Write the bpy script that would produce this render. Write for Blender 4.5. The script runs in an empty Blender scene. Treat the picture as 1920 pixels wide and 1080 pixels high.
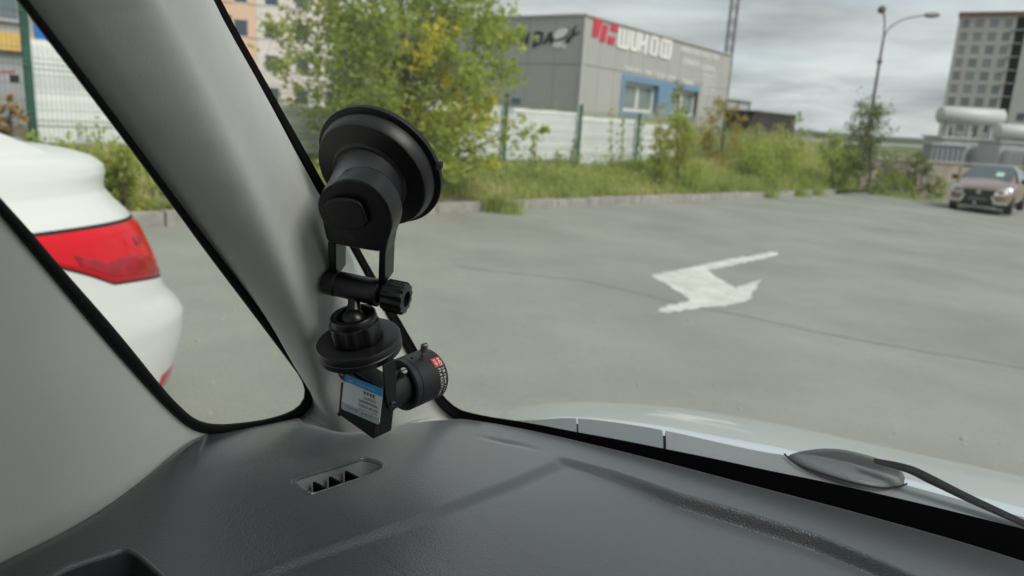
import bpy, math, random
import numpy as np
from mathutils import Vector, Matrix, noise as mnoise

random.seed(7)
rng = np.random.default_rng(11)
S = bpy.context.scene
COL = S.collection
R_ = math.radians

# ------------------------------------------------------------------ camera
H = 1.5                                    # eye height of the phone above the asphalt
FPX = 1390.0                               # focal length in pixels of the 1920 px wide photograph
CAM = Vector((0.0, 0.0, H))
_dn = Vector((-364.0, 5975.0, FPX)).normalized()
_fw = (Vector((0, 0, 1)) - _dn * _dn.z).normalized()
_rt = _dn.cross(_fw)
MW = Matrix((_rt, _fw, -_dn))              # camera (x right, y down, z forward) -> world
cam_d = bpy.data.cameras.new("camera")
cam = bpy.data.objects.new("camera", cam_d)
COL.objects.link(cam)
rot = MW @ Matrix(((1, 0, 0), (0, -1, 0), (0, 0, -1)))
cam.matrix_world = Matrix.Translation(CAM) @ rot.to_4x4()
cam_d.sensor_width = 36.0
cam_d.lens = 36.0 * FPX / 1920.0
cam_d.clip_start = 0.02
cam_d.clip_end = 3000
cam_d.dof.use_dof = True
cam_d.dof.focus_distance = 0.54
cam_d.dof.aperture_fstop = 8.2
S.camera = cam

# ------------------------------------------------------------------ world, sun, exposure
SUN_EL, SUN_AZ = R_(46), R_(128)            # azimuth clockwise from +y
W = bpy.data.worlds.new("World")
S.world = W
W.use_nodes = True
nt = W.node_tree
for n in list(nt.nodes):
    nt.nodes.remove(n)
def N(nt, t, **k):
    n = nt.nodes.new(t)
    for a, b in k.items():
        setattr(n, a, b)
    return n
out = N(nt, "ShaderNodeOutputWorld")
bg = N(nt, "ShaderNodeBackground")
bg.inputs["Strength"].default_value = 0.1
sky = N(nt, "ShaderNodeTexSky", sky_type="NISHITA")
sky.sun_disc = False
sky.sun_elevation = SUN_EL
sky.sun_rotation = SUN_AZ
sky.altitude = 200
geo = N(nt, "ShaderNodeNewGeometry")
sep = N(nt, "ShaderNodeSeparateXYZ")
tc = N(nt, "ShaderNodeTexCoord")
nt.links.new(tc.outputs["Generated"], sep.inputs[0])
mx = N(nt, "ShaderNodeMath", operation="MAXIMUM")
mx.inputs[1].default_value = 0.0
nt.links.new(sep.outputs["Z"], mx.inputs[0])
ad = N(nt, "ShaderNodeMath", operation="ADD")
ad.inputs[1].default_value = 0.13
nt.links.new(mx.outputs[0], ad.inputs[0])
cmb = N(nt, "ShaderNodeCombineXYZ")
for i, ax in enumerate("XY"):
    dv = N(nt, "ShaderNodeMath", operation="DIVIDE")
    nt.links.new(sep.outputs[ax], dv.inputs[0])
    nt.links.new(ad.outputs[0], dv.inputs[1])
    nt.links.new(dv.outputs[0], cmb.inputs[i])
n1 = N(nt, "ShaderNodeTexNoise")
n1.inputs["Scale"].default_value = 0.75
n1.inputs["Detail"].default_value = 9
n1.inputs["Roughness"].default_value = 0.56
n1.inputs["Distortion"].default_value = 0.35
nt.links.new(cmb.outputs[0], n1.inputs["Vector"])
rampc = N(nt, "ShaderNodeValToRGB")        # cloud tone
e = rampc.color_ramp.elements
e[0].position, e[0].color = 0.36, (2.0, 2.2, 2.25, 1)
e[1].position, e[1].color = 0.66, (4.15, 4.4, 4.35, 1)
m_ = rampc.color_ramp.elements.new(0.5)
m_.color = (3.0, 3.25, 3.27, 1)
nt.links.new(n1.outputs["Fac"], rampc.inputs[0])
n2 = N(nt, "ShaderNodeTexNoise")           # breaks in the cloud deck
n2.inputs["Scale"].default_value = 0.8
n2.inputs["Detail"].default_value = 5
off = N(nt, "ShaderNodeVectorMath", operation="ADD")
off.inputs[1].default_value = (3.7, 9.1, 2.0)
nt.links.new(cmb.outputs[0], off.inputs[0])
nt.links.new(off.outputs[0], n2.inputs["Vector"])
rampm = N(nt, "ShaderNodeValToRGB")
e = rampm.color_ramp.elements
e[0].position, e[0].color = 0.36, (0.72, 0.72, 0.72, 1)
e[1].position, e[1].color = 0.5, (1, 1, 1, 1)
nt.links.new(n2.outputs["Fac"], rampm.inputs[0])
skg = N(nt, "ShaderNodeVectorMath", operation="SCALE")
skg.inputs["Scale"].default_value = 0.85
nt.links.new(sky.outputs[0], skg.inputs[0])
mixw = N(nt, "ShaderNodeMixRGB")
nt.links.new(rampm.outputs[0], mixw.inputs[0])
nt.links.new(skg.outputs[0], mixw.inputs[1])
nt.links.new(rampc.outputs[0], mixw.inputs[2])
nt.links.new(mixw.outputs[0], bg.inputs["Color"])
nt.links.new(bg.outputs[0], out.inputs[0])

sun_d = bpy.data.lights.new("sun", "SUN")
sun_d.energy = 1.5
sun_d.angle = R_(30)
sun_d.color = (1.0, 0.96, 0.9)
sun = bpy.data.objects.new("sun", sun_d)
COL.objects.link(sun)
sdir = Vector((math.sin(SUN_AZ) * math.cos(SUN_EL), math.cos(SUN_AZ) * math.cos(SUN_EL), math.sin(SUN_EL)))
sun.rotation_euler = (-sdir).to_track_quat("-Z", "Y").to_euler()

S.view_settings.view_transform = "Standard"
S.view_settings.look = "None"
S.view_settings.exposure = 0.85
S.view_settings.gamma = 1
S.cycles.use_denoising = True
S.cycles.max_bounces = 8
S.cycles.transparent_max_bounces = 16

# ------------------------------------------------------------------ pixel helpers (photograph pixels -> points in the place)
def ray(px, py):
    return MW @ Vector(((px - 960) / FPX, (py - 540) / FPX, 1.0))
def C(px, py, d):
    return CAM + ray(px, py) * d
def D(x, y, z):                            # a direction given in camera axes
    return (MW @ Vector((x, y, z))).normalized()
def atY(px, py, y):
    r = ray(px, py)
    return CAM + r * (y / r.y)
def onpl(px, py, p0, n):
    r = ray(px, py)
    return CAM + r * ((p0 - CAM).dot(n) / r.dot(n))
def gz(x, y=0):
    x = max(-14.0, min(30.0, x))
    return -0.046 * x
def gnd(px, py):
    return onpl(px, py, Vector((0, 0, 0)), Vector((0.046, 0, 1)))
def lerp(a, b, t):
    return a + (b - a) * t
def polyline(pts, n):
    """n points at even steps along a polyline of tuples/vectors."""
    P = np.array([tuple(p) for p in pts], float)
    d = np.r_[0, np.cumsum(np.linalg.norm(np.diff(P, axis=0), axis=1))]
    q = np.linspace(0, d[-1], n)
    return np.stack([np.interp(q, d, P[:, k]) for k in range(P.shape[1])], 1)
def smooth_poly(pts, n, it=2):
    P = np.array([tuple(p) for p in pts], float)
    for _ in range(it):                    # corner cutting, ends kept
        Q = [P[0]]
        for a, b in zip(P[:-1], P[1:]):
            Q += [a * .75 + b * .25, a * .25 + b * .75]
        Q.append(P[-1])
        P = np.array(Q)
    return polyline(P, n)

# ------------------------------------------------------------------ materials
MATS = {}
def mat(name, col, rough=0.6, metal=0.0, spec=0.5, var=0.0, vscale=8.0, bump=0.0, bscale=60.0, bdist=0.002, coat=0.0, coatr=0.05,
        var2=0.0, v2scale=0.6, trans=0.0, kind="noise"):
    if name in MATS:
        return MATS[name]
    m = bpy.data.materials.new(name)
    m.use_nodes = True
    t = m.node_tree
    b = t.nodes["Principled BSDF"]
    b.inputs["Roughness"].default_value = rough
    b.inputs["Metallic"].default_value = metal
    b.inputs["Specular IOR Level"].default_value = spec
    b.inputs["Coat Weight"].default_value = coat
    b.inputs["Coat Roughness"].default_value = coatr
    b.inputs["Transmission Weight"].default_value = trans
    b.inputs["Base Color"].default_value = (*col, 1)
    tcn = t.nodes.new("ShaderNodeTexCoord")
    last = None
    for vv, sc in ((var, vscale), (var2, v2scale)):
        if vv <= 0:
            continue
        nz = t.nodes.new("ShaderNodeTexNoise")
        nz.inputs["Scale"].default_value = sc
        nz.inputs["Detail"].default_value = 6
        nz.inputs["Roughness"].default_value = 0.62
        t.links.new(tcn.outputs["Object"], nz.inputs["Vector"])
        mr = t.nodes.new("ShaderNodeMapRange")
        mr.inputs["From Min"].default_value = 0.3
        mr.inputs["From Max"].default_value = 0.7
        mr.inputs["To Min"].default_value = 1 - vv
        mr.inputs["To Max"].default_value = 1 + vv
        t.links.new(nz.outputs["Fac"], mr.inputs["Value"])
        vm = t.nodes.new("ShaderNodeVectorMath")
        vm.operation = "SCALE"
        if last is None:
            vm.inputs[0].default_value = col
        else:
            t.links.new(last, vm.inputs[0])
        t.links.new(mr.outputs[0], vm.inputs["Scale"])
        last = vm.outputs[0]
    if last is not None:
        t.links.new(last, b.inputs["Base Color"])
    if bump > 0:
        if kind == "grain":
            nz = t.nodes.new("ShaderNodeTexVoronoi")
            nz.inputs["Scale"].default_value = bscale
            o = nz.outputs["Distance"]
        else:
            nz = t.nodes.new("ShaderNodeTexNoise")
            nz.inputs["Scale"].default_value = bscale
            nz.inputs["Detail"].default_value = 4
            o = nz.outputs["Fac"]
        t.links.new(tcn.outputs["Object"], nz.inputs["Vector"])
        bp = t.nodes.new("ShaderNodeBump")
        bp.inputs["Strength"].default_value = bump
        bp.inputs["Distance"].default_value = bdist
        t.links.new(o, bp.inputs["Height"])
        t.links.new(bp.outputs[0], b.inputs["Normal"])
    MATS[name] = m
    return m
def glass_mat(name, tint=(0.96, 0.98, 0.97), refl=1.0, veil=0.0):
    m = bpy.data.materials.new(name)
    m.use_nodes = True
    t = m.node_tree
    t.nodes.remove(t.nodes["Principled BSDF"])
    o = t.nodes["Material Output"]
    tr = t.nodes.new("ShaderNodeBsdfTransparent")
    tr.inputs[0].default_value = (*tint, 1)
    gl = t.nodes.new("ShaderNodeBsdfGlossy")
    gl.inputs["Roughness"].default_value = 0.02
    fr = t.nodes.new("ShaderNodeFresnel")
    fr.inputs["IOR"].default_value = 1.45
    mu = t.nodes.new("ShaderNodeMath")
    mu.operation = "MULTIPLY"
    mu.inputs[1].default_value = refl
    t.links.new(fr.outputs[0], mu.inputs[0])
    mi = t.nodes.new("ShaderNodeMixShader")
    t.links.new(mu.outputs[0], mi.inputs[0])
    t.links.new(tr.outputs[0], mi.inputs[1])
    t.links.new(gl.outputs[0], mi.inputs[2])
    if veil > 0:                           # uneven pale film added to imitate veiling glare in the glass
        tcn = t.nodes.new("ShaderNodeTexCoord")
        nz = t.nodes.new("ShaderNodeTexNoise")
        nz.inputs["Scale"].default_value = 9
        nz.inputs["Detail"].default_value = 5
        t.links.new(tcn.outputs["Object"], nz.inputs["Vector"])
        mr = t.nodes.new("ShaderNodeMapRange")
        mr.inputs["From Min"].default_value = 0.3
        mr.inputs["From Max"].default_value = 0.7
        mr.inputs["To Min"].default_value = veil * .7
        mr.inputs["To Max"].default_value = veil * 1.3
        t.links.new(nz.outputs["Fac"], mr.inputs["Value"])
        tl = t.nodes.new("ShaderNodeBsdfTranslucent")
        tl.inputs[0].default_value = (.9, .88, .82, 1)
        m2 = t.nodes.new("ShaderNodeMixShader")
        t.links.new(mr.outputs[0], m2.inputs[0])
        t.links.new(mi.outputs[0], m2.inputs[1])
        t.links.new(tl.outputs[0], m2.inputs[2])
        mi = m2
    t.links.new(mi.outputs[0], o.inputs[0])
    MATS[name] = m
    return m
def leaf_mat(name, c0, c1, c2, transl=0.35):
    """per-leaf hue from the 'tint' attribute: c0 -> c1 -> c2"""
    m = bpy.data.materials.new(name)
    m.use_nodes = True
    t = m.node_tree
    b = t.nodes["Principled BSDF"]
    o = t.nodes["Material Output"]
    at = t.nodes.new("ShaderNodeAttribute")
    at.attribute_name = "tint"
    rp = t.nodes.new("ShaderNodeValToRGB")
    e = rp.color_ramp.elements
    e[0].color = (*c0, 1)
    e[1].color = (*c2, 1)
    k = e.new(0.5)
    k.color = (*c1, 1)
    t.links.new(at.outputs["Fac"], rp.inputs[0])
    t.links.new(rp.outputs[0], b.inputs["Base Color"])
    b.inputs["Roughness"].default_value = 0.55
    b.inputs["Specular IOR Level"].default_value = 0.35
    tl = t.nodes.new("ShaderNodeBsdfTranslucent")
    t.links.new(rp.outputs[0], tl.inputs[0])
    mi = t.nodes.new("ShaderNodeMixShader")
    mi.inputs[0].default_value = transl
    t.links.new(b.outputs[0], mi.inputs[1])
    t.links.new(tl.outputs[0], mi.inputs[2])
    t.links.new(mi.outputs[0], o.inputs[0])
    MATS[name] = m
    return m

# ------------------------------------------------------------------ object helpers
def thing(name, label, cat, loc=(0, 0, 0), group=None):
    o = bpy.data.objects.new(name, None)
    o.empty_display_size = 0.1
    COL.objects.link(o)
    o.location = loc
    tag(o, label, cat, group)
    return o
def tag(o, label=None, cat=None, group=None, kind=None):
    for k, v in (("label", label), ("category", cat), ("group", group), ("kind", kind)):
        if v:
            o[k] = v
    return o
def wloc(o):
    p = Vector(o.location)
    while o.parent:
        o = o.parent
        p += Vector(o.location)
    return p
class MB:
    def __init__(s):
        s.v, s.f = [], []
    def add(s, vs, fs):
        k = len(s.v)
        s.v += [tuple(v) for v in vs]
        s.f += [tuple(i + k for i in f) for f in fs]
        return s
    def box(s, c, sx, sy, sz, ax=None):
        """box of full sizes about c; ax = 3 axis vectors"""
        c = Vector(c)
        X, Y, Z = ax if ax else (Vector((1, 0, 0)), Vector((0, 1, 0)), Vector((0, 0, 1)))
        vs = [c + X * (sx / 2 * i) + Y * (sy / 2 * j) + Z * (sz / 2 * k) for k in (-1, 1) for j in (-1, 1) for i in (-1, 1)]
        return s.add(vs, [(0, 2, 3, 1), (4, 5, 7, 6), (0, 1, 5, 4), (2, 6, 7, 3), (0, 4, 6, 2), (1, 3, 7, 5)])
    def prism(s, poly, dv):
        """closed polygon of 3-D points pushed along dv"""
        n = len(poly)
        dv = Vector(dv)
        P = [Vector(p) for p in poly]
        return s.add(P + [p + dv for p in P], [tuple(range(n - 1, -1, -1)), tuple(range(n, 2 * n))] +
                     [(i, (i + 1) % n, (i + 1) % n + n, i + n) for i in range(n)])
    def grid(s, rows, closed=False):
        nr, nc = len(rows), len(rows[0])
        vs = [p for r in rows for p in r]
        fs = []
        for i in range(nr - 1):
            for j in range(nc if closed else nc - 1):
                j2 = (j + 1) % nc
                fs.append((i * nc + j, i * nc + j2, (i + 1) * nc + j2, (i + 1) * nc + j))
        return s.add(vs, fs)
    def lathe(s, c, axis, prof, n=32, caps=True, up=None):
        """prof = [(radius, height along axis)...] from c"""
        axis = Vector(axis).normalized()
        u = axis.orthogonal().normalized() if up is None else (Vector(up) - axis * Vector(up).dot(axis)).normalized()
        w = axis.cross(u)
        rows = []
        for r, h in prof:
            rr = r if callable(r) else None
            rows.append([Vector(c) + axis * h + (u * math.cos(a) + w * math.sin(a)) * (rr(a) if rr else r)
                         for a in (2 * math.pi * i / n for i in range(n))])
        s.grid(rows, closed=True)
        if caps:
            k = len(s.v)
            m = len(prof)
            b0 = k - m * n
            s.f.append(tuple(b0 + i for i in range(n - 1, -1, -1)))
            s.f.append(tuple(k - n + i for i in range(n)))
        return s
    def tube(s, pts, r, n=10):
        P = [Vector(p) for p in pts]
        rad = r if isinstance(r, (list, tuple)) else [r] * len(P)
        rows, u = [], None
        for i, p in enumerate(P):
            t = (P[min(i + 1, len(P) - 1)] - P[max(i - 1, 0)]).normalized()
            u = t.orthogonal().normalized() if u is None else (u - t * u.dot(t)).normalized()
            w = t.cross(u)
            rows.append([p + (u * math.cos(a) + w * math.sin(a)) * rad[i] for a in (2 * math.pi * k / n for k in range(n))])
        s.grid(rows, closed=True)
        k = len(s.v)
        b0 = k - len(P) * n
        s.f.append(tuple(b0 + i for i in range(n - 1, -1, -1)))
        s.f.append(tuple(k - n + i for i in range(n)))
        return s
    def build(s, name, m, parent=None, smooth=False, bevel=0.0, label=None, sub=0, angle=40):
        me = bpy.data.meshes.new(name)
        base = wloc(parent) if parent else Vector((0, 0, 0))
        me.from_pydata([(x - base.x, y - base.y, z - base.z) for x, y, z in s.v], [], s.f)
        me.update()
        o = bpy.data.objects.new(name, me)
        COL.objects.link(o)
        if parent:
            o.parent = parent
        if m:
            me.materials.append(m)
        import bmesh
        b = bmesh.new()
        b.from_mesh(me)
        bmesh.ops.recalc_face_normals(b, faces=b.faces)
        b.to_mesh(me)
        b.free()
        if smooth:
            me.polygons.foreach_set("use_smooth", [True] * len(me.polygons))
            if angle:
                me.set_sharp_from_angle(angle=R_(angle))
        if bevel > 0:
            md = o.modifiers.new("bevel", "BEVEL")
            md.width = bevel
            md.segments = 2
            md.limit_method = "ANGLE"
            md.angle_limit = R_(35)
        if sub:
            md = o.modifiers.new("sub", "SUBSURF")
            md.levels = md.render_levels = sub
        if label:
            o["label"] = label
        return o
def text_geo(txt, size=1.0, extrude=0.0, res=3):
    cu = bpy.data.curves.new("text", "FONT")
    cu.body = txt
    cu.size = size
    cu.extrude = extrude
    cu.resolution_u = res
    cu.align_x = "LEFT"
    ob = bpy.data.objects.new("text", cu)
    COL.objects.link(ob)
    bpy.context.view_layer.update()
    dg = bpy.context.evaluated_depsgraph_get()
    ev = ob.evaluated_get(dg)
    me = ev.to_mesh()
    vs = [tuple(v.co) for v in me.vertices]
    fs = [tuple(p.vertices) for p in me.polygons]
    ev.to_mesh_clear()
    bpy.data.objects.remove(ob)
    bpy.data.curves.remove(cu)
    return vs, fs
def leaves_obj(name, pts, size, m, parent=None, tint=None, up=0.7, kind=None, aspect=0.55, droop=0.0):
    """one mesh of leaf-sized folded rhombs at pts (n,3)"""
    pts = np.asarray(pts, float)
    n = len(pts)
    base = wloc(parent) if parent else Vector((0, 0, 0))
    nrm = rng.normal(size=(n, 3)); nrm[:, 2] += up; nrm[:, 0] += up * .5; nrm[:, 1] -= up * .6
    nrm /= np.linalg.norm(nrm, axis=1)[:, None]
    a = rng.normal(size=(n, 3)); a[:, 2] -= droop
    a -= (a * nrm).sum(1)[:, None] * nrm
    a /= np.linalg.norm(a, axis=1)[:, None]
    b = np.cross(nrm, a)
    sz = size * rng.uniform(0.6, 1.35, n)[:, None]
    p = pts - np.array(base)
    V = np.stack([p - a * sz * .5, p + b * sz * .5 * aspect + nrm * sz * .1, p + a * sz * .55, p - b * sz * .5 * aspect + nrm * sz * .1], 1).reshape(-1, 3)
    F = (np.arange(n)[:, None] * 4 + np.array([0, 1, 2, 0, 2, 3])[None]).reshape(-1)
    me = bpy.data.meshes.new(name)
    me.vertices.add(4 * n)
    me.vertices.foreach_set("co", V.ravel())
    me.loops.add(6 * n)
    me.loops.foreach_set("vertex_index", F)
    me.polygons.add(2 * n)
    me.polygons.foreach_set("loop_start", np.arange(2 * n) * 3)
    me.polygons.foreach_set("loop_total", np.full(2 * n, 3))
    me.update()
    at = me.attributes.new("tint", "FLOAT", "POINT")
    tt = rng.uniform(0, 1, n) if tint is None else np.clip(tint, 0, 1)
    at.data.foreach_set("value", np.repeat(tt, 4))
    me.materials.append(m)
    o = bpy.data.objects.new(name, me)
    COL.objects.link(o)
    if parent:
        o.parent = parent
    if kind:
        o["kind"] = kind
    return o
def blades_obj(name, base_pts, h, w, lean, tint, m, kind="stuff", parent=None):
    """grass blades: one bent two-piece blade each"""
    n = len(base_pts)
    base = np.array(wloc(parent)) if parent else np.zeros(3)
    ang = rng.uniform(0, 2 * np.pi, n)
    d = np.stack([np.cos(ang), np.sin(ang), np.zeros(n)], 1)
    s = np.stack([-np.sin(ang), np.cos(ang), np.zeros(n)], 1)
    hh = h[:, None]
    ll = lean[:, None] * hh
    ww = w[:, None]
    p = base_pts - base
    up = np.array([0, 0, 1.0])
    V = np.stack([p - s * ww, p + s * ww, p + d * ll * .3 + up * hh * .6 - s * ww * .7, p + d * ll * .3 + up * hh * .6 + s * ww * .7, p + d * ll + up * hh], 1).reshape(-1, 3)
    F = (np.arange(n)[:, None] * 5 + np.array([0, 1, 3, 0, 3, 2, 2, 3, 4])[None]).reshape(-1)
    me = bpy.data.meshes.new(name)
    me.vertices.add(5 * n)
    me.vertices.foreach_set("co", V.ravel())
    me.loops.add(9 * n)
    me.loops.foreach_set("vertex_index", F)
    me.polygons.add(3 * n)
    me.polygons.foreach_set("loop_start", np.arange(3 * n) * 3)
    me.polygons.foreach_set("loop_total", np.full(3 * n, 3))
    me.update()
    me.attributes.new("tint", "FLOAT", "POINT").data.foreach_set("value", np.repeat(np.clip(tint, 0, 1), 5))
    me.materials.append(m)
    o = bpy.data.objects.new(name, me)
    COL.objects.link(o)
    if parent:
        o.parent = parent
    if kind:
        o["kind"] = kind
    return o

# ================================================================== THE GROUND
m_asph = mat("asphalt", (0.275, 0.279, 0.245), rough=0.85, spec=0.3, var=0.17, vscale=90, var2=0.16, v2scale=0.55, bump=0.4, bscale=260, bdist=0.002)
m_asph2 = mat("tar", (0.235, 0.235, 0.208), rough=0.85, var=0.3, vscale=8)
m_soil = mat("soil", (0.16, 0.135, 0.10), rough=0.95, var=0.4, vscale=3, bump=0.6, bscale=14, bdist=0.03)
m_kerb = mat("kerb_concrete", (0.31, 0.30, 0.27), rough=0.9, var=0.25, vscale=5, var2=0.12, v2scale=0.8, bump=0.4, bscale=60, bdist=0.004)
m_paint = mat("road_paint", (0.60, 0.60, 0.545), rough=0.85, var=0.22, vscale=5, var2=0.20, v2scale=45)
m_hill = mat("hill_woods", (0.075, 0.095, 0.06), rough=0.95, var=0.45, vscale=0.05, bump=1.0, bscale=0.2, bdist=2.0)

# asphalt sheet out to the horizon
xs = np.r_[-900, -400, -150, -60, -30, np.arange(-14, 31, 2.0), 45, 90, 200, 450, 900]
ys = np.r_[-200, -60, -20, np.arange(-6, 61, 3.0), 80, 120, 200, 350, 600, 1100]
m = MB()
m.grid([[(x, y, gz(x)) for x in xs] for y in ys])
o = m.build("asphalt_lot", m_asph, smooth=True, angle=0)
tag(o, "worn grey asphalt of the car park", kind="structure")

KE = Vector((0.619, 0.785, 0)); KE.normalize()
KN = Vector((-KE.y, KE.x, 0))
K0 = Vector((-1.15, 10.73, 0))
def K(t, d, z=None):
    p = K0 + KE * t + KN * d
    p.z = gz(p.x) if z is None else z
    return p
def sst(a):
    a = max(0, min(1, a))
    return a * a * (3 - 2 * a)
def vz(t, d):
    """height of the grassy bank, d metres behind the kerb"""
    p = K(t, d)
    w = mnoise.noise(Vector((t * .5, d * .6, 3.1))) * .07 + mnoise.noise(Vector((t * 1.7, d * 1.7, 8.1))) * .03
    return p.z + 0.09 + 0.36 * sst((d - .1) / 2.4) + w * sst(d / .6)

# verge: earth sheet behind the kerb
ts = np.r_[-40, -28, -20, np.arange(-16, 30.1, .5), 36, 50, 70]
ds = np.r_[0.10, np.arange(.3, 4.1, .3), 5, 7, 10, 15, 22, 32, 50, 90]
m = MB()
m.grid([[(*K(t, d).xy, vz(t, d)) for d in ds] for t in ts])
o = m.build("verge", m_soil, smooth=True, angle=0)
tag(o, "earth bank rising from the kerb to the fence", kind="structure")

# kerb: stones set one by one
kerb = thing("kerb", None, None, K(0, 0))
kerb["kind"] = "structure"; kerb["label"] = "long row of weathered concrete kerb stones"
t = -14.0
i = 0
while t < 19.5:
    L = 1.0
    a, b = K(t + .008, 0), K(t + L - .008, 0)
    mid = (a + b) / 2
    h = .15 + random.uniform(-.012, .012)
    mm = MB().box(mid + KN * (.07 + random.uniform(-.008, .008)) + Vector((0, 0, h / 2 - .03)), (b - a).length, .15, h + .06, ((b - a).normalized(), KN, Vector((0, 0, 1))))
    mm.build("kerb_stone", m_kerb, kerb, bevel=.012)
    t += L; i += 1

# worn arrow painted on the asphalt
arrow = [(1222, 518), (1243, 512), (1263, 509), (1290, 504), (1317, 497), (1345, 491), (1368, 486), (1400, 482), (1447, 472), (1463, 475), (1453, 480), (1420, 488), (1387, 495),
         (1350, 504), (1327, 508), (1348, 522), (1368, 534), (1380, 541), (1388, 538), (1408, 531), (1426, 525), (1413, 548), (1407, 564), (1375, 571), (1337, 576), (1300, 581), (1252, 587),
         (1222, 588), (1247, 578), (1275, 569), (1297, 562), (1275, 550), (1255, 537), (1245, 530), (1235, 528)]
P = []
ap = [gnd(*p) for p in arrow]
for a, b in zip(ap, ap[1:] + ap[:1]):       # ragged worn edge
    k = max(1, int((b - a).length / .07))
    for q in range(k):
        p = a.lerp(b, q / k)
        P.append(p + Vector((random.uniform(-.022, .022), random.uniform(-.03, .03), 0)))
m = MB()
m.v = [(p.x, p.y, gz(p.x) + .004) for p in P]
m.f = [tuple(range(len(P)))]
o = m.build("road_arrow", m_paint)
tag(o, "worn white arrow painted on the asphalt", kind="structure")

def strip(name, pix, w, mt, z=.004, jit=.02, label=None):
    g = [gnd(*p) for p in pix]
    Q = smooth_poly(g, max(8, int(sum((a - b).length for a, b in zip(g, g[1:])) / .12)), 1)
    L, R = [], []
    for i, q in enumerate(Q):
        d = Vector(Q[min(i + 1, len(Q) - 1)] - Q[max(i - 1, 0)])
        s = Vector((-d.y, d.x, 0)).normalized() * w * random.uniform(.5, 1.2)
        q = Vector(q) + Vector((random.uniform(-jit, jit), random.uniform(-jit, jit), 0))
        for S_, sg in ((L, 1), (R, -1)):
            p = q + s * sg
            S_.append((p.x, p.y, gz(p.x) + z))
    o = MB().grid([L, R]).build(name, mt)
    tag(o, label, kind="structure")
    return o
strip("asphalt_crack", [(1100, 528), (1180, 545), (1263, 566), (1330, 580), (1397, 592), (1500, 616), (1620, 640), (1760, 664), (2000, 705)], .011, m_asph2, .003)
strip("asphalt_crack", [(1640, 430), (1760, 436), (1860, 452), (1990, 470)], .03, m_asph2, .003)
strip("asphalt_crack", [(860, 500), (960, 512), (1060, 522), (1100, 528)], .016, m_asph2, .003)
strip("parking_line", [(1752, 391), (1790, 394)], .09, m_paint, .004, .01)
strip("parking_line", [(1900, 405), (1960, 411)], .10, m_paint, .004, .01)
# pale grit and scraps scattered on the lot
m = MB()
for _ in range(120):
    px, py = random.uniform(330, 1990), random.uniform(405, 900) if random.random() < .7 else random.uniform(392, 480)
    g = gnd(px, py)
    s = random.uniform(.005, .014)
    m.box(g + Vector((0, 0, s * .3)), s * random.uniform(.7, 1.8), s, s * .7, (Vector((math.cos(px), math.sin(px), 0)), Vector((-math.sin(px), math.cos(px), 0)), Vector((0, 0, 1))))
for px, py in ((1808, 825), (862, 518), (868, 450), (858, 482), (1120, 605)):
    g = gnd(px, py)
    m.box(g + Vector((0, 0, .006)), .03, .02, .012)
o = m.build("grit", mat("grit", (.42, .41, .37), rough=.9))
tag(o, "pale grit scattered over the asphalt", kind="stuff")

# wooded ridge far away
m = MB()
rows = []
hx = np.linspace(-700, 900, 260)
for k, (dy, hh) in enumerate(((0, -6), (0, .35), (30, .8), (70, 1.0), (200, .9))):
    r = []
    for x in hx:
        ridge = 9.5 + 3.5 * mnoise.noise(Vector((x * .006, 0, 0))) + 1.6 * mnoise.noise(Vector((x * .045, 4, 0))) + 1.0 * mnoise.noise(Vector((x * .16, 9, 0)))
        ridge *= 1.0 - .35 * sst((x - 130) / 220)
        r.append((x, 520 + dy + 20 * mnoise.noise(Vector((x * .01, 2, 0))), hh if k == 0 else -3 + ridge * hh))
    rows.append(r)
o = m.grid(rows).build("hills", m_hill, smooth=True, angle=0)
tag(o, "low dark wooded ridge on the horizon", kind="structure")

# scrub in the middle distance
m = MB()
rows = []
hx = np.linspace(20, 260, 150)
for k, (dy, hh) in enumerate(((0, 0), (.5, .7), (3, 1.0), (9, .9), (30, .8))):
    r = []
    for x in hx:
        q = .55 * mnoise.noise(Vector((x * .11, 1, 0))) + .45 * mnoise.noise(Vector((x * .4, 5, 0))) + .25 * mnoise.noise(Vector((x * 1.1, 7, 0)))
        r.append((x, 95 + dy + x * .08 + .8 * mnoise.noise(Vector((x * .3, k, 0))), -2.2 if k == 0 else -2.2 + (2.75 + q * .9) * hh))
    rows.append(r)
o = m.grid(rows).build("scrub", mat("scrub_green", (.13, .15, .075), rough=.95, var=.5, vscale=.5, bump=1.0, bscale=1.5, bdist=.5), smooth=True, angle=0)
tag(o, "low green scrub beyond the car park wall", kind="stuff")

# ================================================================== FENCE WITH WHITE SHEETS
m_green = mat("green_metal", (0.016, 0.095, 0.062), rough=0.55, var=0.3, vscale=3)
m_wire = mat("green_wire", (0.11, 0.20, 0.16), rough=0.5)
m_sheet = mat("white_sheet", (0.88, 0.89, 0.87), rough=0.7, var=0.05, vscale=2.5, var2=0.06, v2scale=0.5, bump=.2, bscale=3, bdist=.01)
m_plinth = mat("fence_plinth", (0.12, 0.12, 0.115), rough=0.9, var=.3, vscale=4)
FD = 2.6
posts = [-9.9, -7.1, -4.27, -1.7, 1.6, 4.6, 7.4, 10.2, 13.0, 15.8, 18.6, 21.4]
def ftop(t):
    return 1.91 - .03 * (t - 4.6) if t > 3 else (2.62 if t < 0 else 1.9)
fence = thing("fence", "green wire mesh fence with posts, white sheets hung behind most of its bays", "fence", K(4.6, FD))
UP = Vector((0, 0, 1))
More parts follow.
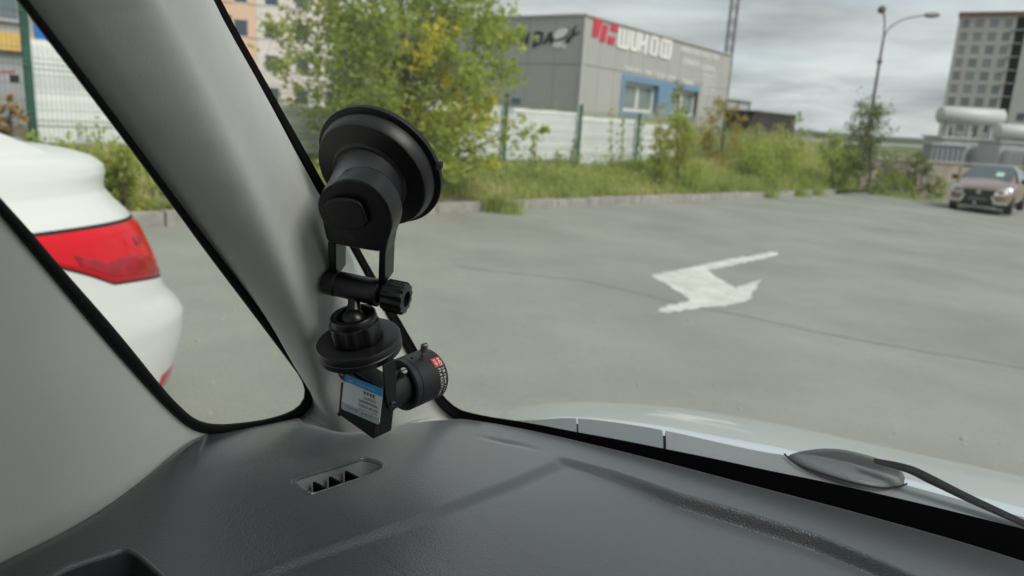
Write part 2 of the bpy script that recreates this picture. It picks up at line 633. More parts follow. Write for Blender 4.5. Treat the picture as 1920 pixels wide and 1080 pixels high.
for i, t in enumerate(posts):
    b = vz(t, FD) - .1
    w = .075 if t < 3 else .06
    tp = ftop(t)
    lean = KE * (.10 if t == 21.4 else 0)
    mm = MB()
    c0 = K(t, FD, b)
    q = [c0 + KE * (sx * w / 2) + KN * (sy * w / 2) for sx, sy in ((-1, -1), (1, -1), (1, 1), (-1, 1))]
    mm.prism(q, Vector((0, 0, tp - b)) + lean * 2)
    mm.box(c0 + Vector((0, 0, tp - b + .01)) + lean * 2, w * 1.15, w * 1.15, .02, (KE, KN, UP))
    mm.build("post", m_green, fence)
for i, (t0, t1) in enumerate(zip(posts, posts[1:])):
    z0 = max(vz(t0, FD), vz(t1, FD)) + .08
    tp0 = tp1 = min(ftop(t0), ftop(t1)) - .02
    off = -.045
    mm = MB()
    nv = int((t1 - t0) / .052)
    wr = .0015
    for k in range(1, nv):
        t = t0 + (t1 - t0) * k / nv
        c = K(t, FD + off, (z0 + tp0) / 2)
        mm.box(c, wr * 2, wr * 2, tp0 - z0, (KE, KN, UP))
    z = z0 + .03
    while z < tp0:
        mm.box(K((t0 + t1) / 2, FD + off - .006, z), (t1 - t0) - .04, .006, .006, (KE, KN, UP))
        z += .2
    for zz in (z0 + .25, (z0 + tp0) / 2, tp0 - .25):      # the pressed double folds
        mm.box(K((t0 + t1) / 2, FD + off - .03, zz), (t1 - t0) - .04, .008, .01, (KE, KN, UP))
        mm.box(K((t0 + t1) / 2, FD + off - .03, zz + .06), (t1 - t0) - .04, .008, .01, (KE, KN, UP))
    mm.build("mesh_panel", m_wire, fence)
    if t1 <= 13.1 and t0 > -7:
        st = 2.05 if t0 < -2 else (1.45 if t0 < 0 else (1.7 if t0 < 4 else ftop(t1) - .17))
        sb = z0 - .02
        # each sheet hangs a little uneven: horizontal ribs and sag
        rows = []
        nz_, nx_ = 14, 16
        for a in range(nz_ + 1):
            r = []
            for c in range(nx_ + 1):
                tt = lerp(t0 - .02, t1 + .02, c / nx_)
                zz = lerp(sb, st + .006 * math.sin(c * .9 + i), a / nz_)
                dd = FD + .10 + .010 * math.sin(a * 2.4 + i) + .012 * mnoise.noise(Vector((tt * 1.3, zz * 2.5, i)))
                r.append(K(tt, dd, zz))
            rows.append(r)
        mm = MB().grid(rows)
        so = mm.build("sheet", m_sheet, fence, smooth=True)
        md = so.modifiers.new("solid", "SOLIDIFY"); md.thickness = .006
    # low concrete base
    mm = MB().box(K((t0 + t1) / 2, FD + .02, z0 - .22), (t1 - t0) - .09, .10, .42, (KE, KN, UP))
    mm.build("plinth", m_plinth, fence)
# small dark plate on a fence post
o = MB().box(K(4.82, FD - .07, 1.80), .30, .012, .13, (KE, KN, UP)).build("plate", mat("plate_dark", (.03, .06, .07), rough=.5), fence, bevel=.004)

# sheet-metal gate and kiosk behind the fence at the left
gate_pl = K(-6.6, FD + .5)
gt = thing("gate", "grey sheet metal gate with a dark lock and faded red writing behind the fence", "gate", K(-8, FD + .6, .5))
m_gate = mat("gate_grey", (.30, .30, .29), rough=.6, var=.15, vscale=2)
gp = K(-8.0, FD + .6)
for k in range(9):
    tt = -9.6 + k * .42
    MB().box(K(tt, FD + .6, 1.12), .40, .03, 1.62, (KE, KN, UP)).build("panel", m_gate, gt, bevel=.006)
for zz in (.34, 1.95):
    MB().box(K(-7.9, FD + .64, zz), 3.8, .04, .06, (KE, KN, UP)).build("rail", m_gate, gt)
g0 = onpl(27, 148, K(0, FD + .55), KN)
MB().box(g0, .09, .05, .10, (KE, KN, UP)).build("lock", mat("lock_black", (.02, .02, .025), rough=.4), gt, bevel=.008)
mm = MB()
for k in range(9):
    c = onpl(-22 + k * 6, 135, K(0, FD + .575), KN)
    mm.box(c, .022, .008, random.uniform(.03, .05), (KE, KN, UP))
mm.build("lettering", mat("red_paint", (.55, .07, .06), rough=.6), gt)
MB().box(K(-5.75, FD + .5, 1.25), .17, .12, 1.75, (KE, KN, UP)).build("pillar", mat("gate_pillar", (.55, .54, .51), rough=.8, var=.15, vscale=4), gt, bevel=.01)

ks = thing("kiosk", "grey kiosk with windows and a yellow fascia band behind the gate", "kiosk", K(-10.5, 7.0))
kp = K(0, 7.0)
def kz(px, py): return onpl(px, py, kp, KN)
zt, zb = kz(30, 63).z, kz(30, 96).z
m_kg = mat("kiosk_grey", (.36, .37, .38), rough=.6, var=.1, vscale=3)
tc0 = (kz(75, 80) - K0).dot(KE)
MB().box(K(tc0 - 4, 8.5, 1.6), 8.0, 2.94, 6.0, (KE, KN, UP)).build("wall", m_kg, ks)
MB().box(K(tc0 - 4, 6.96, (zt + zb) / 2), 8.02, .12, zt - zb, (KE, KN, UP)).build("fascia", mat("fascia_yellow", (.72, .48, .13), rough=.5, var=.08, vscale=2), ks)
for k in range(6):
    c = K(tc0 - .75 - k * 1.15, 7.0, zt + .62)
    f = MB().box(c, 1.0, .08, .9, (KE, KN, UP)).build("window", mat("kiosk_frame", (.42, .43, .44), rough=.5), ks)
    MB().box(c - KN * .045, .86, .012, .76, (KE, KN, UP)).build("pane", mat("kiosk_pane", (.16, .19, .22), rough=.08, spec=.8), f)
cb = onpl(92, 66, K(0, 5.4), KN)
bs = thing("blue_signboard", "bright blue board standing above the white sheets beside the green post", "signboard", Vector((cb.x, cb.y, gz(cb.x) + .5)))
m_blue = mat("board_blue", (.02, .19, .62), rough=.4)
z1, z0_ = onpl(75, 45, K(0, 5.4), KN).z, onpl(75, 86, K(0, 5.4), KN).z
MB().box(K((cb - K0).dot(KE) + .35, 5.4, (z1 + z0_) / 2), 1.1, .05, z1 - z0_, (KE, KN, UP)).build("board", m_blue, bs, bevel=.01)
for s in (-.3, .9):
    MB().box(K((cb - K0).dot(KE) + s * .8 + .1, 5.46, z0_ / 2 + .5), .06, .06, z0_ + .3, (KE, KN, UP)).build("leg", m_kg, bs)

# ================================================================== GREY WORKSHOP BUILDING
E1 = Vector((.584, .81, 0)).normalized()
E2 = Vector((-E1.y, E1.x, 0))
bc = atY(1096, 60, 28.0)
bc0 = Vector((bc.x, bc.y, 0))
def fr(px, py):                            # right facade: (u, z)
    p = onpl(px, py, bc0, E2)
    return (p - bc0).dot(E1), p.z
def fl(px, py):
    p = onpl(px, py, bc0, E1)
    return (p - bc0).dot(E2), p.z
ztop = atY(1100, 28, 28).z
zmid = fr(1110, 124)[1]
zlow = -.1
LR = fr(1366, 150)[0]
LL = 13.5
bld = thing("workshop_building", "grey panel clad workshop with white lettering, red logo and blue framed windows", "building", (bc0.x, bc0.y, .2))
m_pan = mat("panel_grey", (.42, .42, .40), rough=.5, spec=.35, var=.035, vscale=.7)
m_joint = mat("panel_joint", (.25, .25, .245), rough=.7)
m_trim = mat("roof_trim", (.46, .46, .45), rough=.5)
m_white = mat("letter_white", (.84, .84, .80), rough=.5)
m_red = mat("logo_red", (.60, .035, .065), rough=.5)
m_navy = mat("letter_navy", (.012, .016, .03), rough=.5)
m_bluetrim = mat("window_blue", (.16, .27, .41), rough=.5, var=.05, vscale=1)
m_pane = mat("window_pane", (.20, .25, .24), rough=.12, spec=.6)
m_frame = mat("window_white", (.78, .78, .76), rough=.45)
def wallpt(u, z, dout=0, side="r"):
    if side == "r":
        return bc0 + E1 * u - E2 * dout + Vector((0, 0, z))
    return bc0 + E2 * u - E1 * dout + Vector((0, 0, z))
AXR = (E1, E2, UP)
AXL = (E2, E1, UP)
# core
cc = bc0 + E1 * (LR / 2) + E2 * (LL / 2)
bu0, bz1 = fr(1167, 138)
bu1 = fr(1311, 170)[0]
wdep = .40
# the solid core stands back behind the window recesses
MB().box(cc + Vector((0, 0, (ztop + zlow) / 2)), LR - 2 * wdep - .1, LL - 2 * wdep - .1, ztop - zlow - .05, AXR).build("core_wall", m_joint, bld)
def panels(side, L, holes):
    n = int(round(L / 1.18))
    w = L / n
    for k in range(n):
        for (za, zb) in ((zmid + .012, ztop - .03), (zlow, zmid - .012)):
            ua, ub = k * w + .009, (k + 1) * w - .009
            segs = [(ua, ub, za, zb)]
            for (ha, hb, hz0, hz1) in holes:
                ns = []
                for (a, b, c, d) in segs:
                    if b <= ha or a >= hb or d <= hz0 or c >= hz1:
                        ns.append((a, b, c, d)); continue
                    if a < ha: ns.append((a, ha, c, d))
                    if b > hb: ns.append((hb, b, c, d))
                    if c < hz0: ns.append((max(a, ha), min(b, hb), c, hz0))
                    if d > hz1: ns.append((max(a, ha), min(b, hb), hz1, d))
                segs = ns
            for (a, b, c, d) in segs:
                if b - a < .05 or d - c < .05: continue
                dj = random.uniform(0, .006)
                MB().box(wallpt((a + b) / 2, (c + d) / 2, -.03 + dj, side), b - a, .06, d - c, AXR if side == "r" else AXL).build("panel", m_pan, bld)
bz0 = fr(1200, 222)[1]
panels("r", LR, [(bu0, bu1, bz0, bz1)])
panels("l", LL, [])
# backing behind the panel joints
MB().box(wallpt(LR / 2, (ztop + zmid) / 2, -.12, "r"), LR - .1, .08, ztop - zmid - .12, AXR).build("backing", m_joint, bld)
MB().box(wallpt(bu0 / 2, (zlow + zmid) / 2, -.12, "r"), bu0 - .1, .08, zmid - zlow, AXR).build("backing", m_joint, bld)
MB().box(wallpt((bu1 + LR) / 2, (zlow + zmid) / 2, -.12, "r"), LR - bu1 - .1, .08, zmid - zlow, AXR).build("backing", m_joint, bld)
MB().box(wallpt(LL / 2, (ztop + zlow) / 2, -.12, "l"), LL - .3, .08, ztop - zlow - .12, AXL).build("backing", m_joint, bld)
# corner strip, roof edge
MB().box(wallpt(.05, (ztop + zlow) / 2, .012, "r") - E1 * 0.055, .12, .05, ztop - zlow - .14, AXR).build("corner_strip", m_trim, bld)
MB().box(wallpt(LR / 2, ztop + .01, .0, "r"), LR + .16, .14, .07, AXR).build("roof_edge", m_trim, bld)
MB().box(wallpt(LL / 2, ztop + .01, .0, "l") + E2 * .1, LL - .04, .14, .07, AXL).build("roof_edge", m_trim, bld)
MB().box(cc + Vector((0, 0, ztop - .06)), LR - .1, LL - .1, .06, AXR).build("roof", m_joint, bld)
# blue surround with two recessed windows
wins = []
for (xa, ya, xb, yb) in ((1172, 150, 1231, 204), (1260, 167, 1306, 218)):
    ua, za = fr(xa, ya)
    ub, _ = fr(xb, yb)
    _, zb_ = fr((xa + xb) / 2, yb)
    wins.append((ua, ub, zb_, za - .04))
bl = []
bl.append((bu0, bu1, max(w[3] for w in wins), bz1))
wz0 = min(w[2] for w in wins); wz1 = max(w[3] for w in wins)
bl.append((bu0, bu1, bz0, wz0))
bl.append((bu0, wins[0][0], wz0, wz1))
bl.append((wins[0][1], wins[1][0], wz0, wz1))
bl.append((wins[1][1], bu1, wz0, wz1))
for (a, b, c, d) in bl:
    if b - a > .01 and d - c > .01:
        MB().box(wallpt((a + b) / 2, (c + d) / 2, -wdep / 2 + .035, "r"), b - a, wdep, d - c, AXR).build("blue_surround", m_bluetrim, bld)
for (a, b, _, _) in wins:
    c, d = wz0, wz1
    W_, Hh = b - a, d - c
    cz = (c + d) / 2
    fw_ = .13
    dd = -wdep + .14
    wf = MB()
    for (x0, x1, y0, y1) in ((a, a + fw_, c, d), (b - fw_, b, c, d), (a + fw_, b - fw_, c, c + fw_), (a + fw_, b - fw_, d - fw_, d), ((a + b) / 2 - .06, (a + b) / 2 + .06, c + fw_, d - fw_)):
        wf.box(wallpt((x0 + x1) / 2, (y0 + y1) / 2, dd, "r"), x1 - x0, .08, y1 - y0, AXR)
    wo = wf.build("window", m_frame, bld)
    for (x0, x1) in ((a + fw_, (a + b) / 2 - .06), ((a + b) / 2 + .06, b - fw_)):
        MB().box(wallpt((x0 + x1) / 2, cz, dd - .02, "r"), x1 - x0, .02, Hh - 2 * fw_, AXR).build("pane", m_pane, wo)
        MB().box(wallpt(x0 + .14, cz, dd - .006, "r"), .16, .006, Hh - 2 * fw_ - .1, AXR).build("curtain", mat("curtain", (.5, .52, .5), rough=.8), wo)
    MB().box(wallpt((a + b) / 2, c - .02, dd + .13, "r"), W_ - .02, .22, .04, AXR).build("sill", m_frame, wo)
# red logo
def z5(x, y): return (1080 + x / 5.4, 20 + y / 5.4)
lg = MB()
for poly in ([(180, 75), (262, 90), (218, 265), (158, 258)], [(275, 140), (322, 150), (285, 315), (232, 300)], [(355, 135), (420, 150), (415, 215), (345, 200)], [(325, 255), (392, 270), (375, 345), (310, 325)]):
    lg.prism([wallpt(*fr(*z5(x, y)), .003) for x, y in poly], -E2 * .05)
lg.build("logo", m_red, bld)
# big white block letters
LQ = [(425, 168), (972, 306), (945, 498), (405, 372)]
def lq(s, t):
    a = Vector(LQ[0]).lerp(Vector(LQ[1]), s); b = Vector(LQ[3]).lerp(Vector(LQ[2]), s)
    p = a.lerp(b, t)
    return wallpt(*fr(*z5(p.x, p.y)), .003)
def strokes(rects, nm):
    mm = MB()
    for poly in rects:
        if len(poly) == 4 and not isinstance(poly[0], tuple):
            x0, x1, y0, y1 = poly
            poly = [(x0, y0), (x1, y0), (x1, y1), (x0, y1)]
        mm.prism([lq(*p) for p in poly], -E2 * .05)
    mm.build(nm, m_white, bld)
k = .047
strokes([(0, k, 0, .86), (.085, .085 + k, 0, .86), (.17, .17 + k, 0, .86), [(0, .86), (.217, .86), (.205, 1), (.02, 1)]], "letter")
strokes([(.24, .24 + k, 0, .86), (.335, .335 + k, 0, .8), [(.24, .86), (.335, .8), (.382, .8), (.37, 1), (.26, 1)]], "letter")
strokes([[(.395, 0), (.442, 0), (.442, .62), (.395, .62)], [(.50, .0), (.50 + k, .0), (.50 + k, 1), (.50, 1)], [(.442, .46), (.50, .40), (.50, .58), (.442, .62)], [(.395, .62), (.442, .62), (.43, .95), (.395, .95)]], "letter")
strokes([(.60, .60 + k, .1, .9), (.70, .70 + k, .1, .9), [(.615, 0), (.735, 0), (.747, .16), (.60, .16)], [(.60, .88), (.747, .88), (.735, 1), (.615, 1)]], "letter")
strokes([(.79, .79 + k * .9, .1, .9), (.953, 1.0, .1, .9), [(.805, 0), (.985, 0), (1.0, .17), (.79, .17)], [(.79, .87), (1.0, .87), (.985, 1), (.805, 1)], (.874, .874 + k * .9, .13, .87)], "letter")
def tickrow(q, n, h, nm="lettering"):
    """a row of letter-sized strokes too small to read in the photograph"""
    (x0, y0), (x1, y1) = q
    mm = MB()
    i = 0.0
    while i < n:
        s = i / n
        cx, cy = lerp(x0, x1, s), lerp(y0, y1, s)
        wd = (x1 - x0) / n
        if random.random() < .08:
            i += 1; continue
        for (dx, ww, ya, yb) in random.choice([((0, .26, 0, 1), (.5, .26, 0, 1), (0, .76, .42, .58)), ((0, .26, 0, 1), (0, .75, 0, .17), (0, .75, .83, 1)), ((0, .75, 0, .2), (.25, .26, 0, 1)), ((0, .26, 0, 1), (.5, .26, 0, 1), (0, .76, .83, 1)), ((0, .26, 0, 1), (.5, .26, 0, 1), (0, .75, 0, .18), (0, .75, .82, 1))]):
            pp = [(cx + dx * wd, cy + ya * h + dx * wd * .25), (cx + (dx + ww) * wd, cy + ya * h + dx * wd * .25), (cx + (dx + ww) * wd, cy + yb * h + dx * wd * .25), (cx + dx * wd, cy + yb * h + dx * wd * .25)]
            mm.prism([wallpt(*fr(*z5(*p)), .003) for p in pp], -E2 * .02)
        i += 1
    mm.build(nm, m_white, bld)["kind"] = "stuff"
tickrow(((1062, 362), (1440, 455)), 17, 52)
tickrow(((1052, 478), (1245, 522)), 8, 56)
tickrow(((1270, 545), (1425, 582)), 8, 48)
for yy in (640, 690, 735, 780, 822):
    tickrow(((1275, yy), (1405, yy + 14)), 10, 26)
tickrow(((488, 560), (630, 592)), 9, 46)
tickrow(((645, 590), (1000, 672)), 20, 48)
tickrow(((1070, 690), (1185, 722)), 6, 44)
# left facade: dark slanted letters, white round emblem with a spanner
def fz(x, y): return fl(860 + x / 6.75, y / 6.75)
def on_left(polys, nm, mt, th=.04, d0=.003):
    mm = MB()
    for poly in polys:
        mm.prism([wallpt(*fz(*p), d0, "l") for p in poly], -E1 * th)
    return mm.build(nm, mt, bld)
def slant(x0, polys):
    return [[(x0 + x, y) for x, y in p] for p in polys]
on_left([[(640, 440), (665, 430), (665, 560), (640, 575)], [(665, 430), (690, 428), (760, 545), (725, 550)], [(720, 430), (745, 425), (760, 545), (735, 560)]], "letter", m_navy)
on_left([[(800, 425), (830, 420), (810, 575), (780, 580)], [(830, 420), (850, 430), (880, 560), (852, 565)], [(880, 410), (905, 405), (880, 560), (855, 565)]], "letter", m_navy)
on_left([[(965, 410), (1000, 395), (965, 595), (935, 605)], [(1000, 395), (1060, 400), (1050, 440), (990, 435)], [(1050, 420), (1078, 410), (1060, 530), (1030, 545)], [(970, 560), (1055, 515), (1040, 555), (960, 600)]], "letter", m_navy)
on_left([[(1065, 565), (1150, 410), (1180, 405), (1100, 555)], [(1150, 410), (1185, 405), (1200, 550), (1165, 555)], [(1110, 500), (1180, 490), (1180, 520), (1095, 530)]], "letter", m_navy)
ell = [(1303 + 112 * math.cos(a) * .94 + 30 * math.sin(a), 428 - 82 * math.sin(a) - 26 * math.cos(a)) for a in (2 * math.pi * q / 28 for q in range(28))]
on_left([ell], "emblem", m_navy, .03)
on_left([[(1303 + (x - 1303) * .86, 424 + (y - 428) * .84) for x, y in ell]], "emblem", m_white, .03, .036)
on_left([[(1195, 575), (1215, 520), (1255, 600), (1225, 610)], [(1240, 530), (1330, 530), (1290, 605), (1260, 605)], [(1325, 560), (1365, 575), (1350, 618), (1320, 612)]], "emblem", m_white, .03)
on_left([[(1365, 545), (1360, 500), (1440, 425), (1475, 440), (1420, 500), (1405, 545)], [(1430, 440), (1440, 380), (1475, 330), (1505, 320), (1475, 375), (1470, 410), (1500, 420), (1530, 385), (1530, 415), (1500, 445), (1450, 450)]], "spanner", m_navy, .03)

# lean-to block and dark shed beyond the workshop
an = thing("lean_to", "small pale grey lean-to against the far end of the workshop", "building", atY(1385, 250, 47))
a0, a1 = atY(1364, 186, 46), atY(1409, 192, 49)
m_lt = mat("lean_to_grey", (.40, .41, .41), rough=.6, var=.05, vscale=1)
ad_ = Vector((a1.x - a0.x, a1.y - a0.y, 0)); ax_ = ad_.normalized(); an_ = Vector((-ax_.y, ax_.x, 0))
am = (a0 + a1) / 2
MB().box(Vector((am.x, am.y, am.z / 2 - .5)) + an_ * 1.6, ad_.length, 3, am.z + 1, (ax_, an_, UP)).build("wall", m_lt, an)
for k in range(3):
    MB().box(Vector((a0.x, a0.y, am.z / 2 - .5)) + ax_ * ad_.length * (.02 + k * .48) + an_ * .07, .10, .1, am.z + 1, (ax_, an_, UP)).build("batten", mat("lean_batten", (.28, .28, .28), rough=.6), an)
MB().box(Vector((am.x, am.y, am.z + .05)) + an_ * 1.6, ad_.length + .3, 3.3, .1, (ax_, an_, UP)).build("roof", m_trim, an)

sh = thing("shed", "low dark brown shed with a curved end behind the bushes", "shed", atY(1440, 262, 40))
m_shed = mat("shed_dark", (.035, .03, .028), rough=.8, var=.25, vscale=2)
s0, s1 = atY(1395, 262, 38), atY(1486, 262, 43)
sx = Vector((s1.x - s0.x, s1.y - s0.y, 0)); sl = sx.length; sx.normalize(); sn = Vector((-sx.y, sx.x, 0))
zt_ = atY(1440, 212, 40.5).z
ncl = 22
for k in range(ncl):                       # upright boards, the first few cut to the curve
    u = (k + .5) / ncl
    hh = zt_ if u > .22 else zt_ - (1 - math.sqrt(max(0, 1 - ((.22 - u) / .22) ** 2))) * 1.5
    b = Vector((s0.x, s0.y, 0)) + sx * sl * u
    MB().box(b + Vector((0, 0, hh / 2 - .4)), sl / ncl - .025, .06, hh + .8, (sx, sn, UP)).build("board", m_shed, sh)
MB().box(Vector((s0.x, s0.y, 0)) + sx * sl * .62 + sn * 1.6 + Vector((0, 0, zt_ / 2 - .4)), sl * .76, 3.1, zt_ + .7, (sx, sn, UP)).build("body", m_shed, sh)
MB().box(Vector((s0.x, s0.y, 0)) + sx * sl * .61 + sn * 1.6 + Vector((0, 0, zt_ + .03)), sl * .8, 3.4, .07, (sx, sn, UP)).build("roof", mat("shed_roof", (.24, .24, .23), rough=.7), sh)

# lattice mast
mb_ = atY(1370, 70, 60)
mast = thing("lattice_mast", "tall grey steel lattice mast behind the workshop", "mast", (mb_.x, mb_.y, 0))
m_steel = mat("mast_steel", (.22, .225, .22), rough=.5, metal=.3)
cs = [Vector((mb_.x + a * .25, mb_.y + b * .25, -1)) for a, b in ((-1, -1), (1, -1), (1, 1), (-1, 1))]
for c in cs:
    MB().tube([c, c + Vector((0, 0, 27))], .05, 6).build("leg", m_steel, mast)
mm = MB()
for k in range(26):
    for a in range(4):
        p, q = cs[a], cs[(a + 1) % 4]
        z0_, z1_ = k * 1.0, k * 1.0 + 1.0
        mm.tube([p + Vector((0, 0, z0_)), q + Vector((0, 0, z1_))], .025, 4)
        mm.tube([q + Vector((0, 0, z0_)), p + Vector((0, 0, z1_))], .025, 4)
mm.build("bracing", m_steel, mast)

# street lamp with two arms
lb = atY(1634, 200, 40)
gb = gz(lb.x)
lamp = thing("street_lamp", "tall grey street lamp with two curved arms above the bushes", "street lamp", (lb.x, lb.y, gb))
m_lamp = mat("lamp_grey", (.17, .175, .17), rough=.5, metal=.3)
jn = atY(1656, 75, 40)
base = Vector((jn.x, jn.y, gb))
MB().tube([base, Vector((jn.x, jn.y, jn.z * .55)), jn], [.11, .085, .06], 10).build("pole", m_lamp, lamp, smooth=True)
MB().lathe(Vector((jn.x, jn.y, atY(1649, 116, 40).z)), UP, [(.13, -.1), (.13, .1)], 12).build("collar", m_lamp, lamp)
def yl(px, py, y): return atY(px, py, y)
armR = smooth_poly([jn, yl(1663, 55, 40), yl(1690, 36, 40.2), yl(1735, 28, 40.6)], 14)
MB().tube([Vector(p) for p in armR], .04, 8).build("arm", m_lamp, lamp, smooth=True)
hR0, hR1 = yl(1733, 28.5, 40.6), yl(1763, 28, 40.9)
hd = (hR1 - hR0)
a = MB().lathe(hR0, hd, [(.05, 0), (.11, .12), (.15, .45), (.12, .8), (.03, hd.length)], 12)
a.build("lamp_head", m_lamp, lamp, smooth=True)
armL = smooth_poly([jn, yl(1659, 45, 39.8), yl(1658, 27, 39.0), yl(1654, 19, 38.0)], 14)
MB().tube([Vector(p) for p in armL], .04, 8).build("arm", m_lamp, lamp, smooth=True)
hL0, hL1 = yl(1655, 19, 38.2), yl(1651, 17, 36.9)
hd = hL1 - hL0
MB().lathe(hL0, hd, [(.05, 0), (.13, .2), (.19, .6), (.16, 1.0), (.04, hd.length)], 12).build("lamp_head", mat("lamp_dark", (.05, .05, .05), rough=.5), lamp, smooth=True)

# ================================================================== TOWER BLOCK (unfinished)
TY = 180.0
tw0 = atY(1768, 200, TY)
TX = Vector((.86, -.51, 0)).normalized(); TN = Vector((-TX.y, TX.x, 0))
tp0 = Vector((tw0.x, tw0.y, 0))
def tf(px, py):
    p = onpl(px, py, tp0, TN)
    return (p - tp0).dot(TX), p.z
def tw(u, z, d=0): return tp0 + TX * u - TN * d + Vector((0, 0, z))
tz = tf(1806, 24)[1]
tower = thing("tower_block", "unfinished concrete tower block with rows of windows and a dark balcony recess", "building", (tp0.x, tp0.y, gz(tp0.x)))
m_conc = mat("tower_concrete", (.42, .415, .395), rough=.85, var=.10, vscale=.25)
m_conc2 = mat("tower_concrete_light", (.46, .455, .43), rough=.85, var=.08, vscale=.25)
m_rust = mat("tower_parapet", (.17, .085, .055), rough=.85, var=.25, vscale=.4)
m_tpane = mat("tower_pane", (.075, .095, .125), rough=.3, spec=.4)
m_tfill = mat("tower_infill", (.23, .24, .245), rough=.6)
m_tfill2 = mat("tower_infill_blue", (.17, .19, .205), rough=.5)
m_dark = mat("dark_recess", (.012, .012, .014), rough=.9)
AXT = (TX, TN, UP)
fh = 2.86
nfl = 12
ubay = tf(1889, 130)[0]                    # where the recess starts
urec = tf(1908, 130)[0]
uend = urec + 14
zf0 = tz - .9 - fh * nfl
MB().box(tw(uend / 2, (tz + zf0) / 2 - 3, -6.4), uend, 11.6, tz - zf0 + 6, AXT).build("core_wall", m_conc, tower)
MB().box(tw(uend / 2, tz - .35, -6), uend + .4, 13.0, .9, AXT).build("parapet", m_rust, tower)
ncol = 4
cw = ubay / ncol
wm = MB()
for f in range(nfl + 1):
    z = zf0 + f * fh
    wm.box(tw(ubay / 2, z, -.3), ubay, .6, 1.0, AXT)
for c in range(ncol + 1):
    ww = 1.15 if 0 < c < ncol else .8
    u = min(max(c * cw, ww / 2), ubay - ww / 2)
    wm.box(tw(u, (tz + zf0) / 2 - .4, -.315), ww, .59, tz - zf0 - .8, AXT)
wm.build("wall", m_conc, tower)
pane_me = None
for f in range(nfl):
    for c in range(ncol):
        z = zf0 + (f + .5) * fh
        dark = f < 6
        o = MB().box(tw((c + .5) * cw, z, -.24 if dark else -.18), cw - .9, .2, fh - .9, AXT).build("window", random.choice([m_tpane, m_tpane, m_tfill2]) if dark else random.choice([m_tfill, m_tfill, m_tfill2]), tower)
for f in range(nfl):
    z = zf0 + (f + .5) * fh
    MB().box(tw((ubay + urec) / 2 - .6, z - fh / 2, .05), urec - ubay + .7, .9, .16, AXT).build("balcony_slab", m_conc, tower)
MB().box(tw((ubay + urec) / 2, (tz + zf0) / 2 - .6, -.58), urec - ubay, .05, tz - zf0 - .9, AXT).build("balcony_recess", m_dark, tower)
MB().box(tw((urec + uend) / 2, (tz + zf0) / 2 - .6, -.2), uend - urec, .8, tz - zf0 - .6, AXT).build("wall", m_conc2, tower)
for f in range(5):
    for c in range(3):
        MB().box(tw(urec + 2.4 + c * 4.0, zf0 + (f + .5) * fh, .21), 1.6, .05, 1.7, AXT).build("window", m_tpane, tower)

# ================================================================== TRANSFORMERS behind the wall
m_tr = mat("transformer_grey", (.44, .46, .47), rough=.45, spec=.5, var=.06, vscale=1)
m_trl = mat("conservator_grey", (.52, .53, .53), rough=.45)
m_bush = mat("bushing_brown", (.10, .06, .045), rough=.3)
def transformer(x0, x1, ytop, yb_tank, cy, cr, Y, lab):
    a, b = atY(x0, cy, Y), atY(x1, cy, Y)
    zc = (a.z + b.z) / 2
    r = cr * Y / FPX
    cen = (a + b) / 2
    g = -.9
    T = thing("transformer", lab, "transformer", (cen.x, cen.y, g), "power transformers behind the wall")
    L = b.x - a.x
    zt = atY((x0 + x1) / 2, ytop, Y).z
    prof = [(r * .86, 0), (r, .06), (r, L - .06), (r * .86, L)]
    MB().lathe(Vector((a.x, cen.y, zc)), Vector((1, 0, 0)), prof, 28).build("conservator", m_trl, T, smooth=True, angle=50)
    for s in (.15, .5, .85):
        MB().box(Vector((a.x + L * s, cen.y, (zc - r + zt) / 2)), .14, .3, zc - r - zt + .1, None).build("support", m_tr, T)
    tl = L * .80
    MB().box(Vector((cen.x, cen.y + .9, (zt + g) / 2)), tl, 1.9, zt - g, None).build("tank", m_tr, T, bevel=.03)
    MB().box(Vector((cen.x, cen.y + .9, zt + .06)), tl + .2, 2.1, .12, None).build("tank_lid", m_trl, T)
    nb = int(tl / .95)
    for k in range(nb):
        cx = a.x + L * .1 + tl * (k + .5) / nb
        fm = MB()
        for q in range(7):
            fm.box(Vector((cx - .33 + q * .11, cen.y - .35, (zt + g) / 2 - .1)), .035, .5, zt - g - .5, None)
        fm.build("radiator", m_tr, T)
        bz = MB().lathe(Vector((cx, cen.y + .5, zt + .12)), UP, [(.10, 0), (.10, .05), (.05, .1), (.09, .16), (.05, .22), (.085, .28), (.045, .34), (.07, .4), (.02, .46), (.02, .62)], 10)
        bz.build("bushing", m_bush, T, smooth=True)
    MB().tube([Vector((a.x + L * .3, cen.y, zc - r)), Vector((a.x + L * .34, cen.y + .2, (zc - r + zt) / 2 + .1)), Vector((a.x + L * .42, cen.y + .5, zt))], .05, 8).build("oil_pipe", m_tr, T, smooth=True)
transformer(1761, 1880, 262, 312, 218, 15, 42, "large grey transformer under a long pale horizontal oil tank beside the tower")
transformer(1868, 1975, 270, 318, 249, 14, 39, "nearer grey transformer with a lower oil tank, cut by the right edge")
cab = atY(1752, 270, 38)
tb = thing("switch_cabinet", "dark grey ribbed cabinet left of the transformers", "cabinet", (cab.x, cab.y, -.9))
MB().box(Vector((cab.x + .55, cab.y, .1)), 1.7, .8, 2.5).build("housing", mat("cabinet_grey", (.25, .27, .29), rough=.5), tb, bevel=.02)
for k in range(6):
    MB().box(Vector((cab.x - .1 + k * .26, cab.y - .42, .05)), .05, .06, 2.3).build("rib", mat("cabinet_rib", (.19, .205, .22), rough=.5), tb)
MB().box(Vector((cab.x + .55, cab.y, 1.38)), 1.85, 1.0, .08).build("lid", m_tr, tb)

